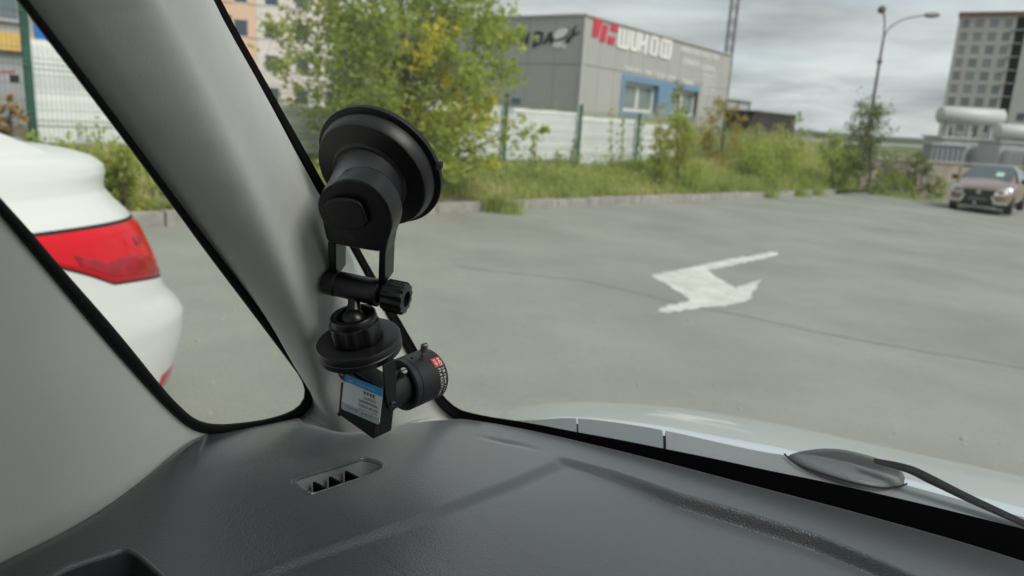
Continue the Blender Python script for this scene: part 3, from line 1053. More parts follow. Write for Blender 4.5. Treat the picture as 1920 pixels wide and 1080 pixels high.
# weathered concrete wall of slabs
WY = 30.5
wl = thing("concrete_wall", "low weathered beige concrete slab wall behind the brown car", "wall", (18, WY, -.8))
m_slab = mat("slab_beige", (.36, .33, .27), rough=.9, var=.25, vscale=1.5, var2=.15, v2scale=.4, bump=.5, bscale=12, bdist=.02)
x = 14.2
k = 0
while x < 30:
    w = 1.75 + random.uniform(-.05, .05)
    ht = .66 + random.uniform(-.10, .06)
    MB().box(Vector((x + w / 2, WY + random.uniform(-.03, .03), ht / 2 - .7)), w - .05, .18, ht + 1.4).build("slab", m_slab, wl, bevel=.02)
    x += w
MB().box(Vector((22, WY, .70)), 15.6, .34, .07).build("coping", mat("coping", (.40, .35, .28), rough=.9, var=.25, vscale=1), wl, bevel=.01)

# ================================================================== FAR HOUSES, ORANGE BLOCK
m_hp = mat("house_pale", (.62, .60, .55), rough=.8)
m_hr = mat("house_roof", (.20, .17, .15), rough=.8)
def house(px, py, y, w, h, lab, wall, roof):
    b = atY(px, py, y)
    T = thing("house", lab, "house", (b.x, b.y, -2), "houses far off on the horizon")
    zt = b.z
    MB().box(Vector((b.x, b.y + 3, zt / 2 - 2)), w, 6, zt + 4).build("wall", wall, T)
    MB().prism([Vector((b.x - w / 2 - .3, b.y - .4, zt)), Vector((b.x + w / 2 + .3, b.y - .4, zt)), Vector((b.x, b.y - .4, zt + h))], Vector((0, 6.8, 0))).build("roof", roof, T)
    for s in (-.25, .25):
        MB().box(Vector((b.x + w * s, b.y - .02, zt - 1.4)), w * .18, .06, 1.2).build("window", m_tpane, T)
house(1513, 254, 150, 2.6, .9, "tiny pale house far off behind the bushes, left of the leafy young tree", m_hp, m_hr)
house(1682, 288, 200, 3.0, 1.2, "tiny far house with a bright blue roof", m_hp, mat("roof_blue", (.05, .22, .55), rough=.5))
house(1707, 289, 210, 2.6, 1.0, "tiny far house with an orange brown roof", m_hp, mat("roof_orange", (.45, .22, .08), rough=.6))
house(1585, 262, 190, 4, .9, "wide pale house far off between two bushes", mat("house_white", (.62, .62, .6), rough=.8), m_hr)

oc = atY(400, 100, 70)
ob = thing("apartment_block", "tall orange and cream apartment block behind the tree", "building", (oc.x, oc.y, 0))
m_or = mat("block_orange", (.78, .55, .39), rough=.8, var=.06, vscale=.4)
m_cr = mat("block_cream", (.74, .70, .63), rough=.8, var=.05, vscale=.4)
BX = Vector((.95, .31, 0)).normalized(); BN = Vector((-BX.y, BX.x, 0))
o0 = Vector((oc.x - 4, oc.y - 1.5, 0))
def bw(u, z, d=0): return o0 + BX * u - BN * d + Vector((0, 0, z))
AXB = (BX, BN, UP)
MB().box(bw(8, 9, -6), 16, 11.5, 26, AXB).build("core_wall", m_cr, ob)
for c in range(6):
    for f in range(7):
        z = 1.2 + f * 2.9
        MB().box(bw(1.3 + c * 2.68, z + 2.15, -.12), 2.66, .26, 1.3, AXB).build("spandrel", m_or if c in (1, 2) else m_cr, ob)
        w_ = MB().box(bw(1.3 + c * 2.68, z + .75, -.17), 1.3, .1, 1.5, AXB).build("window", m_frame, ob)
        MB().box(bw(1.3 + c * 2.68, z + .75, -.11), 1.1, .02, 1.3, AXB).build("pane", m_tpane, w_)
        for s in (-1, 1):
            MB().box(bw(1.3 + c * 2.68 + s * .99, z + .75, -.12), .68, .26, 1.5, AXB).build("pier", m_or if c in (1, 2) else m_cr, ob)

# ================================================================== VEGETATION
L_tree = leaf_mat("leaf_tree", (.24, .30, .065), (.44, .52, .11), (.95, .84, .11), .58)
L_bush = leaf_mat("leaf_bush", (.18, .24, .06), (.36, .45, .10), (.66, .54, .12), .45)
L_dark = leaf_mat("leaf_dark", (.075, .105, .035), (.16, .205, .06), (.32, .34, .10), .4)
L_warm = leaf_mat("leaf_warm", (.20, .21, .06), (.40, .35, .08), (.56, .31, .10), .45)
L_grass = leaf_mat("grass_blades", (.27, .34, .09), (.48, .54, .17), (.68, .62, .33), .45)
m_bark = mat("bark", (.075, .06, .045), rough=.9, var=.3, vscale=12, bump=.6, bscale=40, bdist=.01)
m_stem = mat("stem", (.12, .11, .05), rough=.8)

def grow(name, label, cat, base, clusters, leafm, leaf, trunk_r, group=None, seedling=0, stemm=None, dens=1.0):
    """clusters: (Vector centre, radius, tint, weight). Trunk, limbs to each cluster, leaves in the clusters."""
    T = thing(name, label, cat, base, group)
    mm = MB()
    top = max((c[0] for c in clusters), key=lambda p: p.z)
    n = 9
    jit = Vector((random.uniform(-.1, .1), random.uniform(-.1, .1), 0)) * (top.z - base.z) * .25
    path = []
    for k in range(n):
        s = k / (n - 1)
        p = base.lerp(top, s) + jit * math.sin(s * math.pi)
        path.append(p)
    mm.tube(path, [trunk_r * (1 - .85 * k / (n - 1)) for k in range(n)], 8)
    mm.build("trunk" if trunk_r > .02 else "stem", stemm or m_bark, T, smooth=True)
    bm_ = MB()
    pts, tint = [], []
    for (c, r, tn, w) in clusters:
        zf = base.z + (c.z - base.z) * random.uniform(.35, .6)
        s = min(1, max(.08, (zf - base.z) / max(.01, top.z - base.z)))
        st = path[min(n - 1, int(s * (n - 1)))]
        mid = st.lerp(c, .5) + Vector((0, 0, -.06 * (c - st).length))
        bm_.tube([st, mid, c], [trunk_r * .30, trunk_r * .17, trunk_r * .06], 5)
        k = max(4, int(w * dens))
        d = rng.normal(size=(k, 3))
        d /= np.linalg.norm(d, axis=1)[:, None]
        rr = r * rng.uniform(0, 1, k) ** .5
        # twigs make small bunches rather than an even cloud
        bun = rng.normal(size=(max(2, k // 9), 3)) * r * .52
        pick = rng.integers(0, len(bun), k)
        q = np.array(c) + bun[pick] * .9 + d * (rr * .38)[:, None]
        q[:, 2] -= .12 * r
        pts.append(q)
        tint.append(np.clip(rng.normal(tn, .13, k) + (rng.uniform(-.12, .12, len(bun)))[pick], 0, 1))
        for b in bun[:5]:
            bm_.tube([c, c + Vector(b)], [trunk_r * .08, trunk_r * .03], 4)
    bm_.build("limbs", stemm or m_bark, T)
    leaves_obj("crown", np.concatenate(pts), leaf, leafm, T, np.concatenate(tint))
    return T

# --- the big yellowing tree in front of the fence
tb0 = K(.35, 1.0); tb0.z = vz(.35, 1.0) - .05
TYD = tb0.y
tc_ = [  # px, py, radius px, tint, amount
    (560, 45, 46, .42, 60), (515, 60, 36, .42, 26), (530, 120, 34, .4, 26), (590, 105, 42, .42, 52), (570, 180, 36, .42, 34), (600, 225, 34, .4, 30),
    (640, 30, 60, .38, 150), (710, 40, 66, .40, 190), (790, 30, 64, .46, 180), (860, 25, 58, .48, 150), (925, 25, 40, .46, 70), (905, 60, 36, .42, 60),
    (655, 100, 56, .34, 150), (725, 110, 62, .40, 180), (795, 100, 58, .52, 160), (845, 95, 44, .40, 90), (900, 80, 34, .42, 44), (960, 68, 30, .46, 38), (930, 72, 30, .44, 36), (985, 58, 18, .46, 12),
    (640, 170, 52, .30, 120), (700, 185, 60, .30, 170), (765, 175, 60, .42, 180), (830, 165, 54, .5, 140), (890, 150, 42, .38, 80), (935, 130, 36, .40, 46), (965, 150, 22, .44, 14),
    (655, 240, 44, .32, 70), (720, 240, 52, .30, 120), (785, 235, 54, .55, 140), (845, 225, 50, .5, 110), (900, 205, 40, .58, 70), (925, 245, 30, .48, 20), (985, 244, 28, .46, 16), (1015, 243, 16, .46, 8),
    (820, 285, 46, .48, 80), (880, 275, 44, .48, 70), (905, 292, 28, .50, 20), (962, 225, 20, .46, 10),
    (690, 88, 26, .86, 34), (800, 96, 34, .92, 50), (820, 60, 26, .8, 30), (720, 150, 26, .9, 34), (785, 270, 34, .82, 44), (845, 245, 30, .8, 36), (870, 225, 26, .85, 30), (905, 225, 18, .8, 14), (640, 215, 22, .75, 18), (735, 130, 28, .88, 30), (762, 190, 30, .95, 38), (772, 212, 26, .92, 30), (888, 186, 26, .85, 26), (840, 152, 24, .9, 24), (755, 205, 30, .85, 30), (905, 195, 20, .9, 18), (918, 303, 16, .85, 10), (680, 205, 22, .8, 16), (845, 330, 24, .5, 16), (700, 290, 30, .4, 30), (760, 290, 40, .5, 40),
    (600, -40, 60, .42, 120), (690, -50, 70, .40, 170), (780, -60, 70, .44, 170), (865, -45, 56, .46, 120), (640, -130, 60, .42, 110), (740, -140, 70, .44, 130), (830, -130, 60, .46, 110), (740, -220, 60, .45, 90)]
cl = []
for (px, py, r, tn, w) in tc_:
    c = atY(px, py, TYD + random.uniform(-1.0, .9))
    cl.append((c, r * c.y / FPX, tn - .02, w * 4.8))
grow("broadleaf_tree", "bushy green tree with yellowing leaves between the kerb and the fence", "tree", tb0, cl, L_tree, .088, .055)

def shrub(label, px, ybase, ytop, hw, Y, leafm, leaf=.07, n=14, amount=60, tn=.45, name="bush", cat="bush", tr=.02, shape=1.0, group="bushes on the grassy bank"):
    b = atY(px, ybase, Y)
    cl = []
    for k in range(n):
        s = (k + .5) / n
        wx = hw * (math.sin(math.pi * min(1, .22 + .78 * s)) ** .7 if shape == 1 else (1 - s) ** .6 + .15)
        x = px + random.uniform(-1, 1) * wx
        y = ybase + (ytop - ybase) * (s * .95 + .05)
        c = atY(x, y, Y + random.uniform(-1, 1) * hw * .8 * Y / FPX)
        cl.append((c, hw * .5 * Y / FPX, tn + random.uniform(-.12, .12), amount * 2.0))
    return grow(name, label, cat, b, cl, leafm, leaf, tr, group, stemm=m_stem if tr < .02 else None)

shrub("yellow green bush growing at the fence below the blue framed windows", 1272, 335, 215, 44, 18.0, L_bush, .085, 18, 75, .58)
shrub("rusty orange and green bush between the workshop end and the dark shed", 1352, 330, 190, 36, 22.0, L_warm, .08, 16, 62, .5)
shrub("slender green sapling standing in front of the second blue framed window", 1272, 320, 150, 17, 19.0, L_bush, .08, 10, 22, .42, "sapling", "sapling", .018, group=None)
shrub("wide olive bush in front of the green strut posts below the dark shed", 1405, 345, 262, 66, 22.5, L_bush, .08, 20, 90, .46)
shrub("bright green bush under the right end of the dark shed", 1468, 348, 256, 58, 24.0, L_bush, .08, 22, 90, .52)
shrub("pair of thin pale saplings rising right of the dark shed", 1500, 330, 208, 15, 26.0, L_bush, .08, 9, 16, .48, "sapling", "sapling", .016, group=None)
shrub("rounded mid green bush left of the leafy young tree", 1562, 345, 250, 36, 26.0, L_bush, .08, 16, 62, .36)
shrub("leafy dark green young tree at the foot of the street lamp", 1630, 340, 190, 50, 27.0, L_dark, .10, 26, 60, .5, "young_tree", "tree", .04, 2, None)
shrub("dark low bush between the mid green bush and the young tree", 1592, 345, 280, 30, 26.5, L_dark, .09, 12, 60, .35)
shrub("dark green bush against the concrete wall left of the brown car", 1724, 372, 290, 24, 29.6, L_dark, .09, 14, 60, .45)
shrub("small olive bush against the concrete wall, right of the young tree", 1680, 368, 318, 28, 29.4, L_bush, .09, 11, 46, .35)
shrub("low olive bush at the end of the kerb", 1652, 364, 325, 22, 28.6, L_bush, .09, 9, 46, .3)
shrub("low bush at the wall close behind the brown car's left side", 1762, 372, 332, 18, 29.8, L_bush, .09, 9, 40, .35)
shrub("dry weedy bush right beside the white car's boot", 236, 402, 285, 40, 7.6, L_bush, .05, 16, 60, .60)
shrub("low yellowing weeds by the left wire fence and gate", 20, 250, 180, 26, 8.2, L_warm, .05, 8, 26, .85)

def weed(px, ybase, ytop, Y, label, tn=.5):
    b = atY(px, ybase, Y)
    t = atY(px + random.uniform(-6, 6), ytop, Y)
    cl = []
    for k in range(9):
        s = .1 + .9 * k / 8
        c = b.lerp(t, s) + Vector((random.uniform(-.06, .06), random.uniform(-.06, .06), 0)) * (1.3 - s)
        cl.append((c, .13 * (1.25 - s * .8), tn, 26))
    grow("tall_weed", label, "weed", b, cl, L_bush, .055, .008, "tall weeds along the fence", stemm=m_stem)
weed(1004, 312, 262, 15.5, "shortest of the tall weeds, before the white sheets left of the green fence post", .75)
weed(1078, 315, 262, 16.5, "tall weed leaning by the green fence post in front of the white sheets", .45)
weed(1146, 312, 206, 17.5, "tall dry weed between two green fence posts", .68)
weed(1162, 312, 226, 17.4, "shorter green weed right beside the tall dry weed", .5)
weed(1198, 315, 236, 18.0, "weed just right of the fence post under the first blue window", .5)
weed(1236, 320, 200, 17.6, "tallest weed, rising to the sill of the first blue framed window", .7)
weed(1046, 315, 285, 16.0, "small weed at the foot of the sheets left of a fence post", .55)

# --- grass on the bank
def grass(n, t0, t1, d0, d1, hfun, kind="stuff"):
    t = rng.uniform(t0, t1, n); d = d0 + (d1 - d0) * rng.uniform(0, 1, n)
    pts, keep, hs, tn = [], [], [], []
    for a, b in zip(t, d):
        q = mnoise.noise(Vector((a * .55, b * .9, 1.7)))
        q2 = mnoise.noise(Vector((a * 1.6, b * 2.1, 5.7)))
        if q2 < -.28 and b < 2.0: continue
        p = K(a, b); p.z = vz(a, b) - .01
        pts.append(p[:]); hs.append(hfun(a, b) * (1 + .55 * q + .3 * q2) * random.uniform(.55, 1.25)); tn.append(.36 + .5 * q + .22 * q2 + random.gauss(0, .13) + (.16 if b > 1.8 else 0))
    pts = np.array(pts); hs = np.array(hs)
    return pts, hs, np.array(tn)
p1, h1, t1_ = grass(52000, -12, 22, .13, 2.7, lambda a, b: (.15 + .12 * b if b < 1.0 else max(.10, .27 - .10 * (b - 1))) + (.22 if a > 9 else 0))
p2, h2, t2_ = grass(14000, 9, 34, 2.4, 9, lambda a, b: .45 if a < 12 else 1.25)
p3, h3, t3_ = grass(5000, 18, 24, .2, 3, lambda a, b: .35)
gp_ = np.concatenate([p1, p2, p3]); gh = np.concatenate([h1, h2, h3]); gt_ = np.concatenate([t1_, t2_, t3_])
o = blades_obj("grass", gp_, gh, np.full(len(gp_), .0085) * rng.uniform(.7, 1.5, len(gp_)), rng.uniform(.1, .8, len(gp_)), gt_, L_grass)
tag(o, "long uneven grass growing over the bank behind the kerb")
# leafy ground plants among the grass
pts, tn = [], []
for _ in range(620):
    a, b = random.uniform(-10, 24), random.uniform(.15, 2.6)
    q = mnoise.noise(Vector((a * .4, b * .8, 7.7)))
    k = random.randint(14, 40)
    c = np.array(K(a, b)); c[2] = vz(a, b)
    r = random.uniform(.1, .26)
    d = rng.normal(size=(k, 3)) * r * .6
    d[:, 2] = np.abs(d[:, 2]) * 1.3 + .03
    pts.append(c + d); tn.append(np.clip(rng.normal(.38 + .3 * q, .12, k), 0, 1))
o = leaves_obj("ground_cover", np.concatenate(pts), .075, L_bush, None, np.concatenate(tn), kind="stuff")
tag(o, "leafy weeds mixed into the grass of the bank")
# tufts that spill over the kerb
def tuft(px, py, n, r, h, label):
    c = gnd(px, py)
    pp = np.array([(c.x + random.gauss(0, r), c.y + random.gauss(0, r * .6), 0) for _ in range(n)])
    pp[:, 2] = [gz(x) for x in pp[:, 0]]
    T = thing("grass_tuft", label, "grass tuft", (c.x, c.y, gz(c.x)), "grass tufts at the kerb")
    blades_obj("blades", pp, rng.uniform(.5, 1.2, n) * h, np.full(n, .008), rng.uniform(.2, 1.1, n), rng.normal(.32, .15, n), L_grass, None, T)
tuft(936, 398, 420, .16, .30, "large green grass tuft growing out over the kerb below the tree")
tuft(1312, 372, 160, .14, .28, "small grass tuft hanging over the kerb below the yellow green bush")
tuft(1435, 370, 200, .16, .3, "grass tuft on the kerb below the green strut post")
tuft(1496, 368, 200, .18, .34, "grass tuft on the kerb right of the dark shed")
tuft(1530, 366, 160, .16, .34, "grass tuft on the kerb below the mid green bush")
tuft(1700, 372, 240, .6, .3, "loose tufts of grass at the foot of the concrete wall")

# ================================================================== CARS OUTSIDE
m_white_p = mat("paint_white", (.70, .72, .69), rough=.35, coat=.35, spec=.5)
m_lred = mat("lens_red", (.66, .004, .014), rough=.2, coat=.15, spec=.3)
m_lred2 = mat("lens_dark_red", (.38, .006, .018), rough=.2, coat=.15, var=.3, vscale=25)
m_lclear = mat("lens_clear", (.62, .55, .55), rough=.1, coat=1.0)
m_rubber = mat("rubber", (.012, .012, .013), rough=.75)
m_alloy = mat("alloy", (.45, .46, .47), rough=.35, metal=.8)
m_cglass = mat("car_glass", (.03, .04, .045), rough=.04, spec=.9, coat=.5)
m_blk = mat("black_trim", (.012, .012, .013), rough=.45)

HA = R_(20.6)
CF = Vector((math.sin(HA), math.cos(HA), 0))       # our car's forward
CR = Vector((math.cos(HA), -math.sin(HA), 0))      # our car's right
def wheel(T, c, ax, r, w):
    wo = MB().lathe(c - ax * (w / 2), ax, [(r * .62, 0), (r * .93, .0), (r, .03), (r, w - .03), (r * .93, w), (r * .62, w)], 28).build("wheel", m_rubber, T, smooth=True)
    for s in (-1, 1):
        c2 = c + ax * (s * (w / 2 - .03))
        rm = MB().lathe(c2, ax * s, [(r * .61, 0), (r * .64, .02), (r * .60, .03)], 24)
        rm.lathe(c2, ax * s, [(r * .16, 0), (r * .16, .035)], 12)
        for k in range(7):
            a = 2 * math.pi * k / 7
            d = UP * math.cos(a) + ax.cross(UP) * math.sin(a)
            rm.box(c2 + d * r * .36 + ax * s * .015, r * .52, .05, .02, (d, ax.cross(d), ax))
        rm.build("rim", m_alloy, wo)
def proj(p):
    q = MW.transposed() @ (Vector(p) - CAM)
    return 960 + FPX * q.x / q.z, 540 + FPX * q.y / q.z

# --- white saloon parked next to us, tail pointing the way we look
XR = [(.06, -.30), (.12, -.16), (.20, -.075), (.29, -.04), (.38, -.01), (.45, 0), (.53, 0), (.574, -.03), (.60, -.055), (.64, -.095), (.69, -.115), (.735, -.135), (.80, -.155), (.88, -.19), (.965, -.225), (1.02, -.265), (1.06, -.285), (1.09, -.28), (1.12, -.262), (1.15, -.262), (1.18, -.30), (1.205, -.38), (1.225, -.50)]
HW = [(.06, .74), (.20, .81), (.42, .845), (.53, .86), (.62, .862), (.70, .857), (.80, .85), (.90, .838), (.965, .82), (1.02, .775), (1.06, .745), (1.12, .725), (1.18, .70), (1.205, .67), (1.225, .60)]
def xr(z): return float(np.interp(z, [a for a, _ in XR], [b for _, b in XR]))
def hw(z): return float(np.interp(z, [a for a, _ in HW], [b for _, b in HW]))
WL = 4.35
def plan(s, z, out=0.0):
    """s in -1..1 across the tail: 0 = tail centre, +-1 = half way along the flank; local (x back+, y) coordinates"""
    a = 1.0
    q = abs(s)
    y0, x0 = hw(z), xr(z)
    th = q * math.pi / 2
    p = 2 / 3.6
    cx, cy = math.cos(th), math.sin(th)
    x = x0 - a + a * (abs(cx) ** p)
    y = y0 * (abs(cy) ** p)
    n = Vector((max(cx, 1e-4) ** (2 - p) / a, max(cy, 1e-4) ** (2 - p) / y0)).normalized()
    x += n.x * out; y += n.y * out
    return x, (y if s >= 0 else -y)
wc_c = CR * (-3.13)
def wpos(x, y, z, o=0.0):
    p = wc_c + CF * (x + o) + CR * y
    return Vector((p.x, p.y, z + .065))
OFF = 3.0
for _ in range(30):
    mxp = max(proj(wpos(*plan(s / 60, .53), .53, OFF))[0] for s in range(0, 61))
    OFF += (343 - mxp) * .004
def wp(s, z, out=0.0):
    x, y = plan(s, z, out)
    return wpos(x, y, z, OFF)
car = thing("white_car", "white saloon car parked beside us, seen at its boot, red rear lamp and bumper", "car", tuple((wc_c + CF * (OFF - 2.1)).to_3d()[:2]) + (.10,))
ss = np.linspace(-1, 1, 97)
zl = np.r_[np.linspace(.06, .64, 22), np.linspace(.66, 1.0, 18)]
rows = []
for z in zl:
    r = [wp(s, z) for s in ss]
    fx = [wpos(-WL + .95 * (1 - abs(math.cos(a)) ** .55) - .0, hw(z) * .98 * abs(math.sin(a)) ** .6 * (1 if a < math.pi / 2 else 1) * sg, min(z, .95), OFF) for sg, a in ((1, 1.3), (1, 1.0), (1, .6), (1, .25), (1, .05), (-1, .05), (-1, .25), (-1, .6), (-1, 1.0), (-1, 1.3))]
    r = r + fx
    rows.append(r)
bw_ = MB().grid(rows, closed=True)
body = bw_.build("body", m_white_p, car, smooth=True, angle=60)
# boot lid above the lamps
zl2 = np.r_[1.0, np.linspace(1.01, 1.225, 26)]
rows = [[wp(s, z) for s in np.linspace(-.93, .93, 81)] for z in zl2]
edge = rows[-1]
for k, sc in enumerate((.9, .6, .0)):      # gently crowned deck
    rows.append([wpos(-1.5 + (0 if sc == 0 else 0), 0, 1.225, OFF).lerp(p, sc) + Vector((0, 0, .012 * (1 - sc))) for p in edge])
MB().grid(rows).build("boot_lid", m_white_p, car, smooth=True, angle=70)
# cabin
cab_ = MB()
crow = []
for (x, hwid, z) in ((-.62, .60, 1.21), (-1.15, .565, 1.44), (-1.6, .55, 1.49), (-2.3, .55, 1.495), (-2.75, .54, 1.44), (-3.35, .60, 1.0)):
    crow.append([wpos(x, y * hwid, z + dz, OFF) for y, dz in ((-1.32 if x < -.7 else -1.1, -z + .98), (-1.0, -.02), (-.6, .0), (0, .012), (.6, 0), (1.0, -.02), (1.32 if x < -.7 else 1.1, -z + .98))])
cab_.grid(crow).build("cabin", m_white_p, car, smooth=True)
MB().grid([[wpos(x, y, z + .012, OFF) for y in (-.52 * k, 0, .52 * k)] for x, z, k in ((-.70, 1.235, 1.05), (-1.12, 1.425, .98))]).build("rear_window", m_cglass, car)
for sg in (-1, 1):
    MB().grid([[wpos(x, sg * (yy + .012), z, OFF) for x, z, yy in ((-.98, 1.02, .775), (-1.3, 1.38, .61))], [wpos(x, sg * (yy + .012), z, OFF) for x, z, yy in ((-3.0, 1.02, .775), (-2.6, 1.38, .60))]]).build("side_window", m_cglass, car)
for x in (-.95, -3.5):
    for sg in (-1, 1):
        wheel(car, wpos(x, sg * .73, .215, OFF), CR, .31, .20)
# rear lamp wrapping round the corner
def lamp_patch(name, s0, s1, zt, zb, mt, out, n=40, mz=10, par=None):
    rows = []
    for k in range(n + 1):
        s = lerp(s0, s1, k / n)
        a, b = zb(s), zt(s)
        rows.append([wp(s, lerp(a, b, j / mz), out * (1 if 0 < j < mz and 0 < k < n else .0)) for j in range(mz + 1)])
    return MB().grid(rows).build(name, mt, par or car, smooth=True, angle=80)
def ltop(s): return .946 + .022 * max(0, s - .5)
def lbot(s): return .692 + max(0, (s - .42)) * .15 + max(0, s - .80) * .75
tl = lamp_patch("rear_lamp", .30, .955, ltop, lbot, m_lred, .012)
lamp_patch("lens_band", .48, .88, lambda s: lbot(s) + .115 - .22 * abs(s - .68), lambda s: lbot(s) + .010 + (s - .48) * .03, m_lred2, .016, par=tl)
lamp_patch("lens_block", .56, .635, lambda s: .905, lambda s: .845, m_lred2, .016, 8, 4, par=tl)
lamp_patch("clear_lens", .335, .40, lambda s: .745, lambda s: .70, m_lclear, .015, 8, 4, par=tl)
lamp_patch("lamp_gap", .28, .97, lambda s: ltop(s) + .012, lambda s: ltop(s) - .002, m_blk, .004, 40, 2)
lamp_patch("lamp_gap", .28, .97, lambda s: lbot(s) + .003, lambda s: lbot(s) - .009, m_blk, .004, 40, 2)
lamp_patch("reflector", .42, .66, lambda s: .295, lambda s: .205 + .02 * (s - .4), mat("reflector_red", (.40, .015, .04), rough=.2, coat=1), .008, 16, 4)

# --- brown hatchback at the far right, facing us
m_brown = mat("paint_brown", (.25, .175, .148), rough=.25, metal=.35, coat=.9)
bcp = Vector((14.85, 24.2, 0)); bcp.z = gz(bcp.x)
toc = Vector((-bcp.x, -bcp.y, 0)).normalized()
ph = -R_(9)
BF = Vector((toc.x * math.cos(ph) - toc.y * math.sin(ph), toc.x * math.sin(ph) + toc.y * math.cos(ph), 0))
BL = Vector((-BF.y, BF.x, 0))
def bp(x, y, z):                            # x forward from the nose, y to its left
    return bcp + BF * x + BL * y + Vector((0, 0, z))
bcar = thing("brown_car", "metallic brown hatchback facing us by the concrete wall at the far right", "car", bp(-2, 0, 0))
st = [(0.0, .58, .26, .55, .70, .76), (-.08, .76, .22, .56, .76, .83), (-.28, .85, .20, .60, .84, .91), (-.7, .88, .20, .64, .92, 1.0), (-1.12, .88, .20, .66, .96, 1.06)]
def half(w, zb, zm, zbelt, ztop, ytop=None):
    yt = w * .72 if ytop is None else ytop
    return [(0, zb), (w * .55, zb), (w * .94, zb + .02), (w, zm - .15), (w * 1.0, zm + .05), (w * .965, zbelt), (yt, ztop - .035), (yt * .6, ztop - .005), (0, ztop)]
secs = [(x, half(w, zb, zm, ze, zt)) for x, w, zb, zm, ze, zt in st]
for x, ztop, yt in ((-1.55, 1.34, .63), (-1.9, 1.50, .58), (-2.5, 1.555, .585), (-3.2, 1.53, .57), (-3.65, 1.42, .55), (-4.0, 1.05, .62)):
    secs.append((x, half(.88 if x > -3.7 else .84, .20, .66, .99, ztop, yt)))
secs.append((-4.15, half(.74, .26, .62, .90, .96)))
rows = []
for x, hs in secs:
    rows.append([bp(x, y, z) for y, z in hs] + [bp(x, -y, z) for y, z in hs[-2:0:-1]])
mm = MB().grid(rows, closed=True)
mm.f.append(tuple(range(len(rows[0])))); k0 = (len(rows) - 1) * len(rows[0]); mm.f.append(tuple(range(k0, k0 + len(rows[0]))))
mm.build("body", m_brown, bcar, smooth=True, sub=2, angle=0)
wsg = [[bp(x, y * w, z + .028) for y in np.linspace(-1, 1, 9)] for x, w, z in ((-1.10, .70, 1.055), (-1.3, .685, 1.17), (-1.6, .635, 1.345), (-1.86, .585, 1.475))]
MB().grid(wsg).build("windscreen", mat("screen_glass", (.07, .10, .10), rough=.05, spec=.9, coat=.6), bcar, smooth=True, angle=0)
o = MB().prism([bp(-1.22, .18, 1.17), bp(-1.22, .40, 1.17), bp(-1.45, .40, 1.30), bp(-1.45, .18, 1.30)], BF * .004 + UP * .006).build("paper_sheet", mat("paper_mint", (.45, .66, .60), rough=.7), bcar)
for sg in (-1, 1):
    MB().grid([[bp(-1.35, sg * .865, 1.0), bp(-1.95, sg * .635, 1.42)], [bp(-3.5, sg * .865, 1.0), bp(-3.3, sg * .61, 1.42)]]).build("side_window", m_cglass, bcar)
    mi = MB().lathe(bp(-1.35, sg * .90, 1.06), BL * sg, [(.03, 0), (.07, .05), (.085, .13), (.06, .2)], 12).build("mirror", m_blk, bcar, smooth=True)
    # headlamp, chrome bracket round the fog lamp
    hl = [(-.10, .40, .74), (-.06, .44, .60), (-.13, .72, .62), (-.30, .86, .74), (-.42, .87, .86), (-.30, .74, .88)]
    MB().prism([bp(x + .07, sg * y, z) for x, y, z in hl], BF * .03).build("headlamp", mat("headlamp", (.55, .58, .60), rough=.12, coat=1.0), bcar, bevel=.01)
    ch = [(.0, .35, .58), (.03, .43, .58), (.0, .51, .42), (-.12, .82, .43), (-.15, .83, .33), (-.01, .46, .32)]
    MB().prism([bp(x + .045, sg * y, z) for x, y, z in ch], BF * .05).build("chrome_bracket", mat("chrome", (.72, .70, .66), rough=.15, metal=.9), bcar, bevel=.006)
    MB().prism([bp(x + .03, sg * y, z) for x, y, z in ((-.02, .48, .33), (-.13, .80, .33), (-.14, .80, .23), (-.02, .50, .22))], BF * .03).build("fog_lamp_recess", m_blk, bcar)
    for x in (-.78, -3.35):
        wheel(bcar, bp(x, sg * .78, .31), BL, .32, .20)
gr = [(.02, -.50, .76), (.02, .50, .76), (.05, .36, .58), (.05, .40, .44), (.03, .62, .24), (.03, -.62, .24), (.05, -.40, .44), (.05, -.36, .58)]
MB().prism([bp(x, y, z) for x, y, z in gr], BF * .04).build("grille", m_blk, bcar, bevel=.01)
for zz in (.60, .66):
    MB().box(bp(.06, 0, zz), .02, .62, .016, (BF, BL, UP)).build("grille_bar", m_alloy, bcar)
MB().lathe(bp(.05, 0, .685), BF, [(.075, 0), (.07, .03), (.02, .035)], 18).build("badge", m_alloy, bcar)
MB().box(bp(.09, 0, .47), .02, .52, .11, (BF, BL, UP)).build("number_plate", mat("plate_grey", (.10, .10, .11), rough=.5), bcar, bevel=.004)
MB().box(bp(.10, -.06, .34), .02, .07, .07, (BF, BL, UP)).build("tow_cover", mat("tow_pale", (.55, .58, .55), rough=.5), bcar, bevel=.004)
MB().box(bp(.02, 0, .225), .06, 1.1, .06, (BF, BL, UP)).build("skid_plate", m_alloy, bcar, bevel=.01)
MB().box(bp(-2.1, 0, .20), 3.4, 1.5, .08, (BF, BL, UP)).build("underbody", m_blk, bcar)

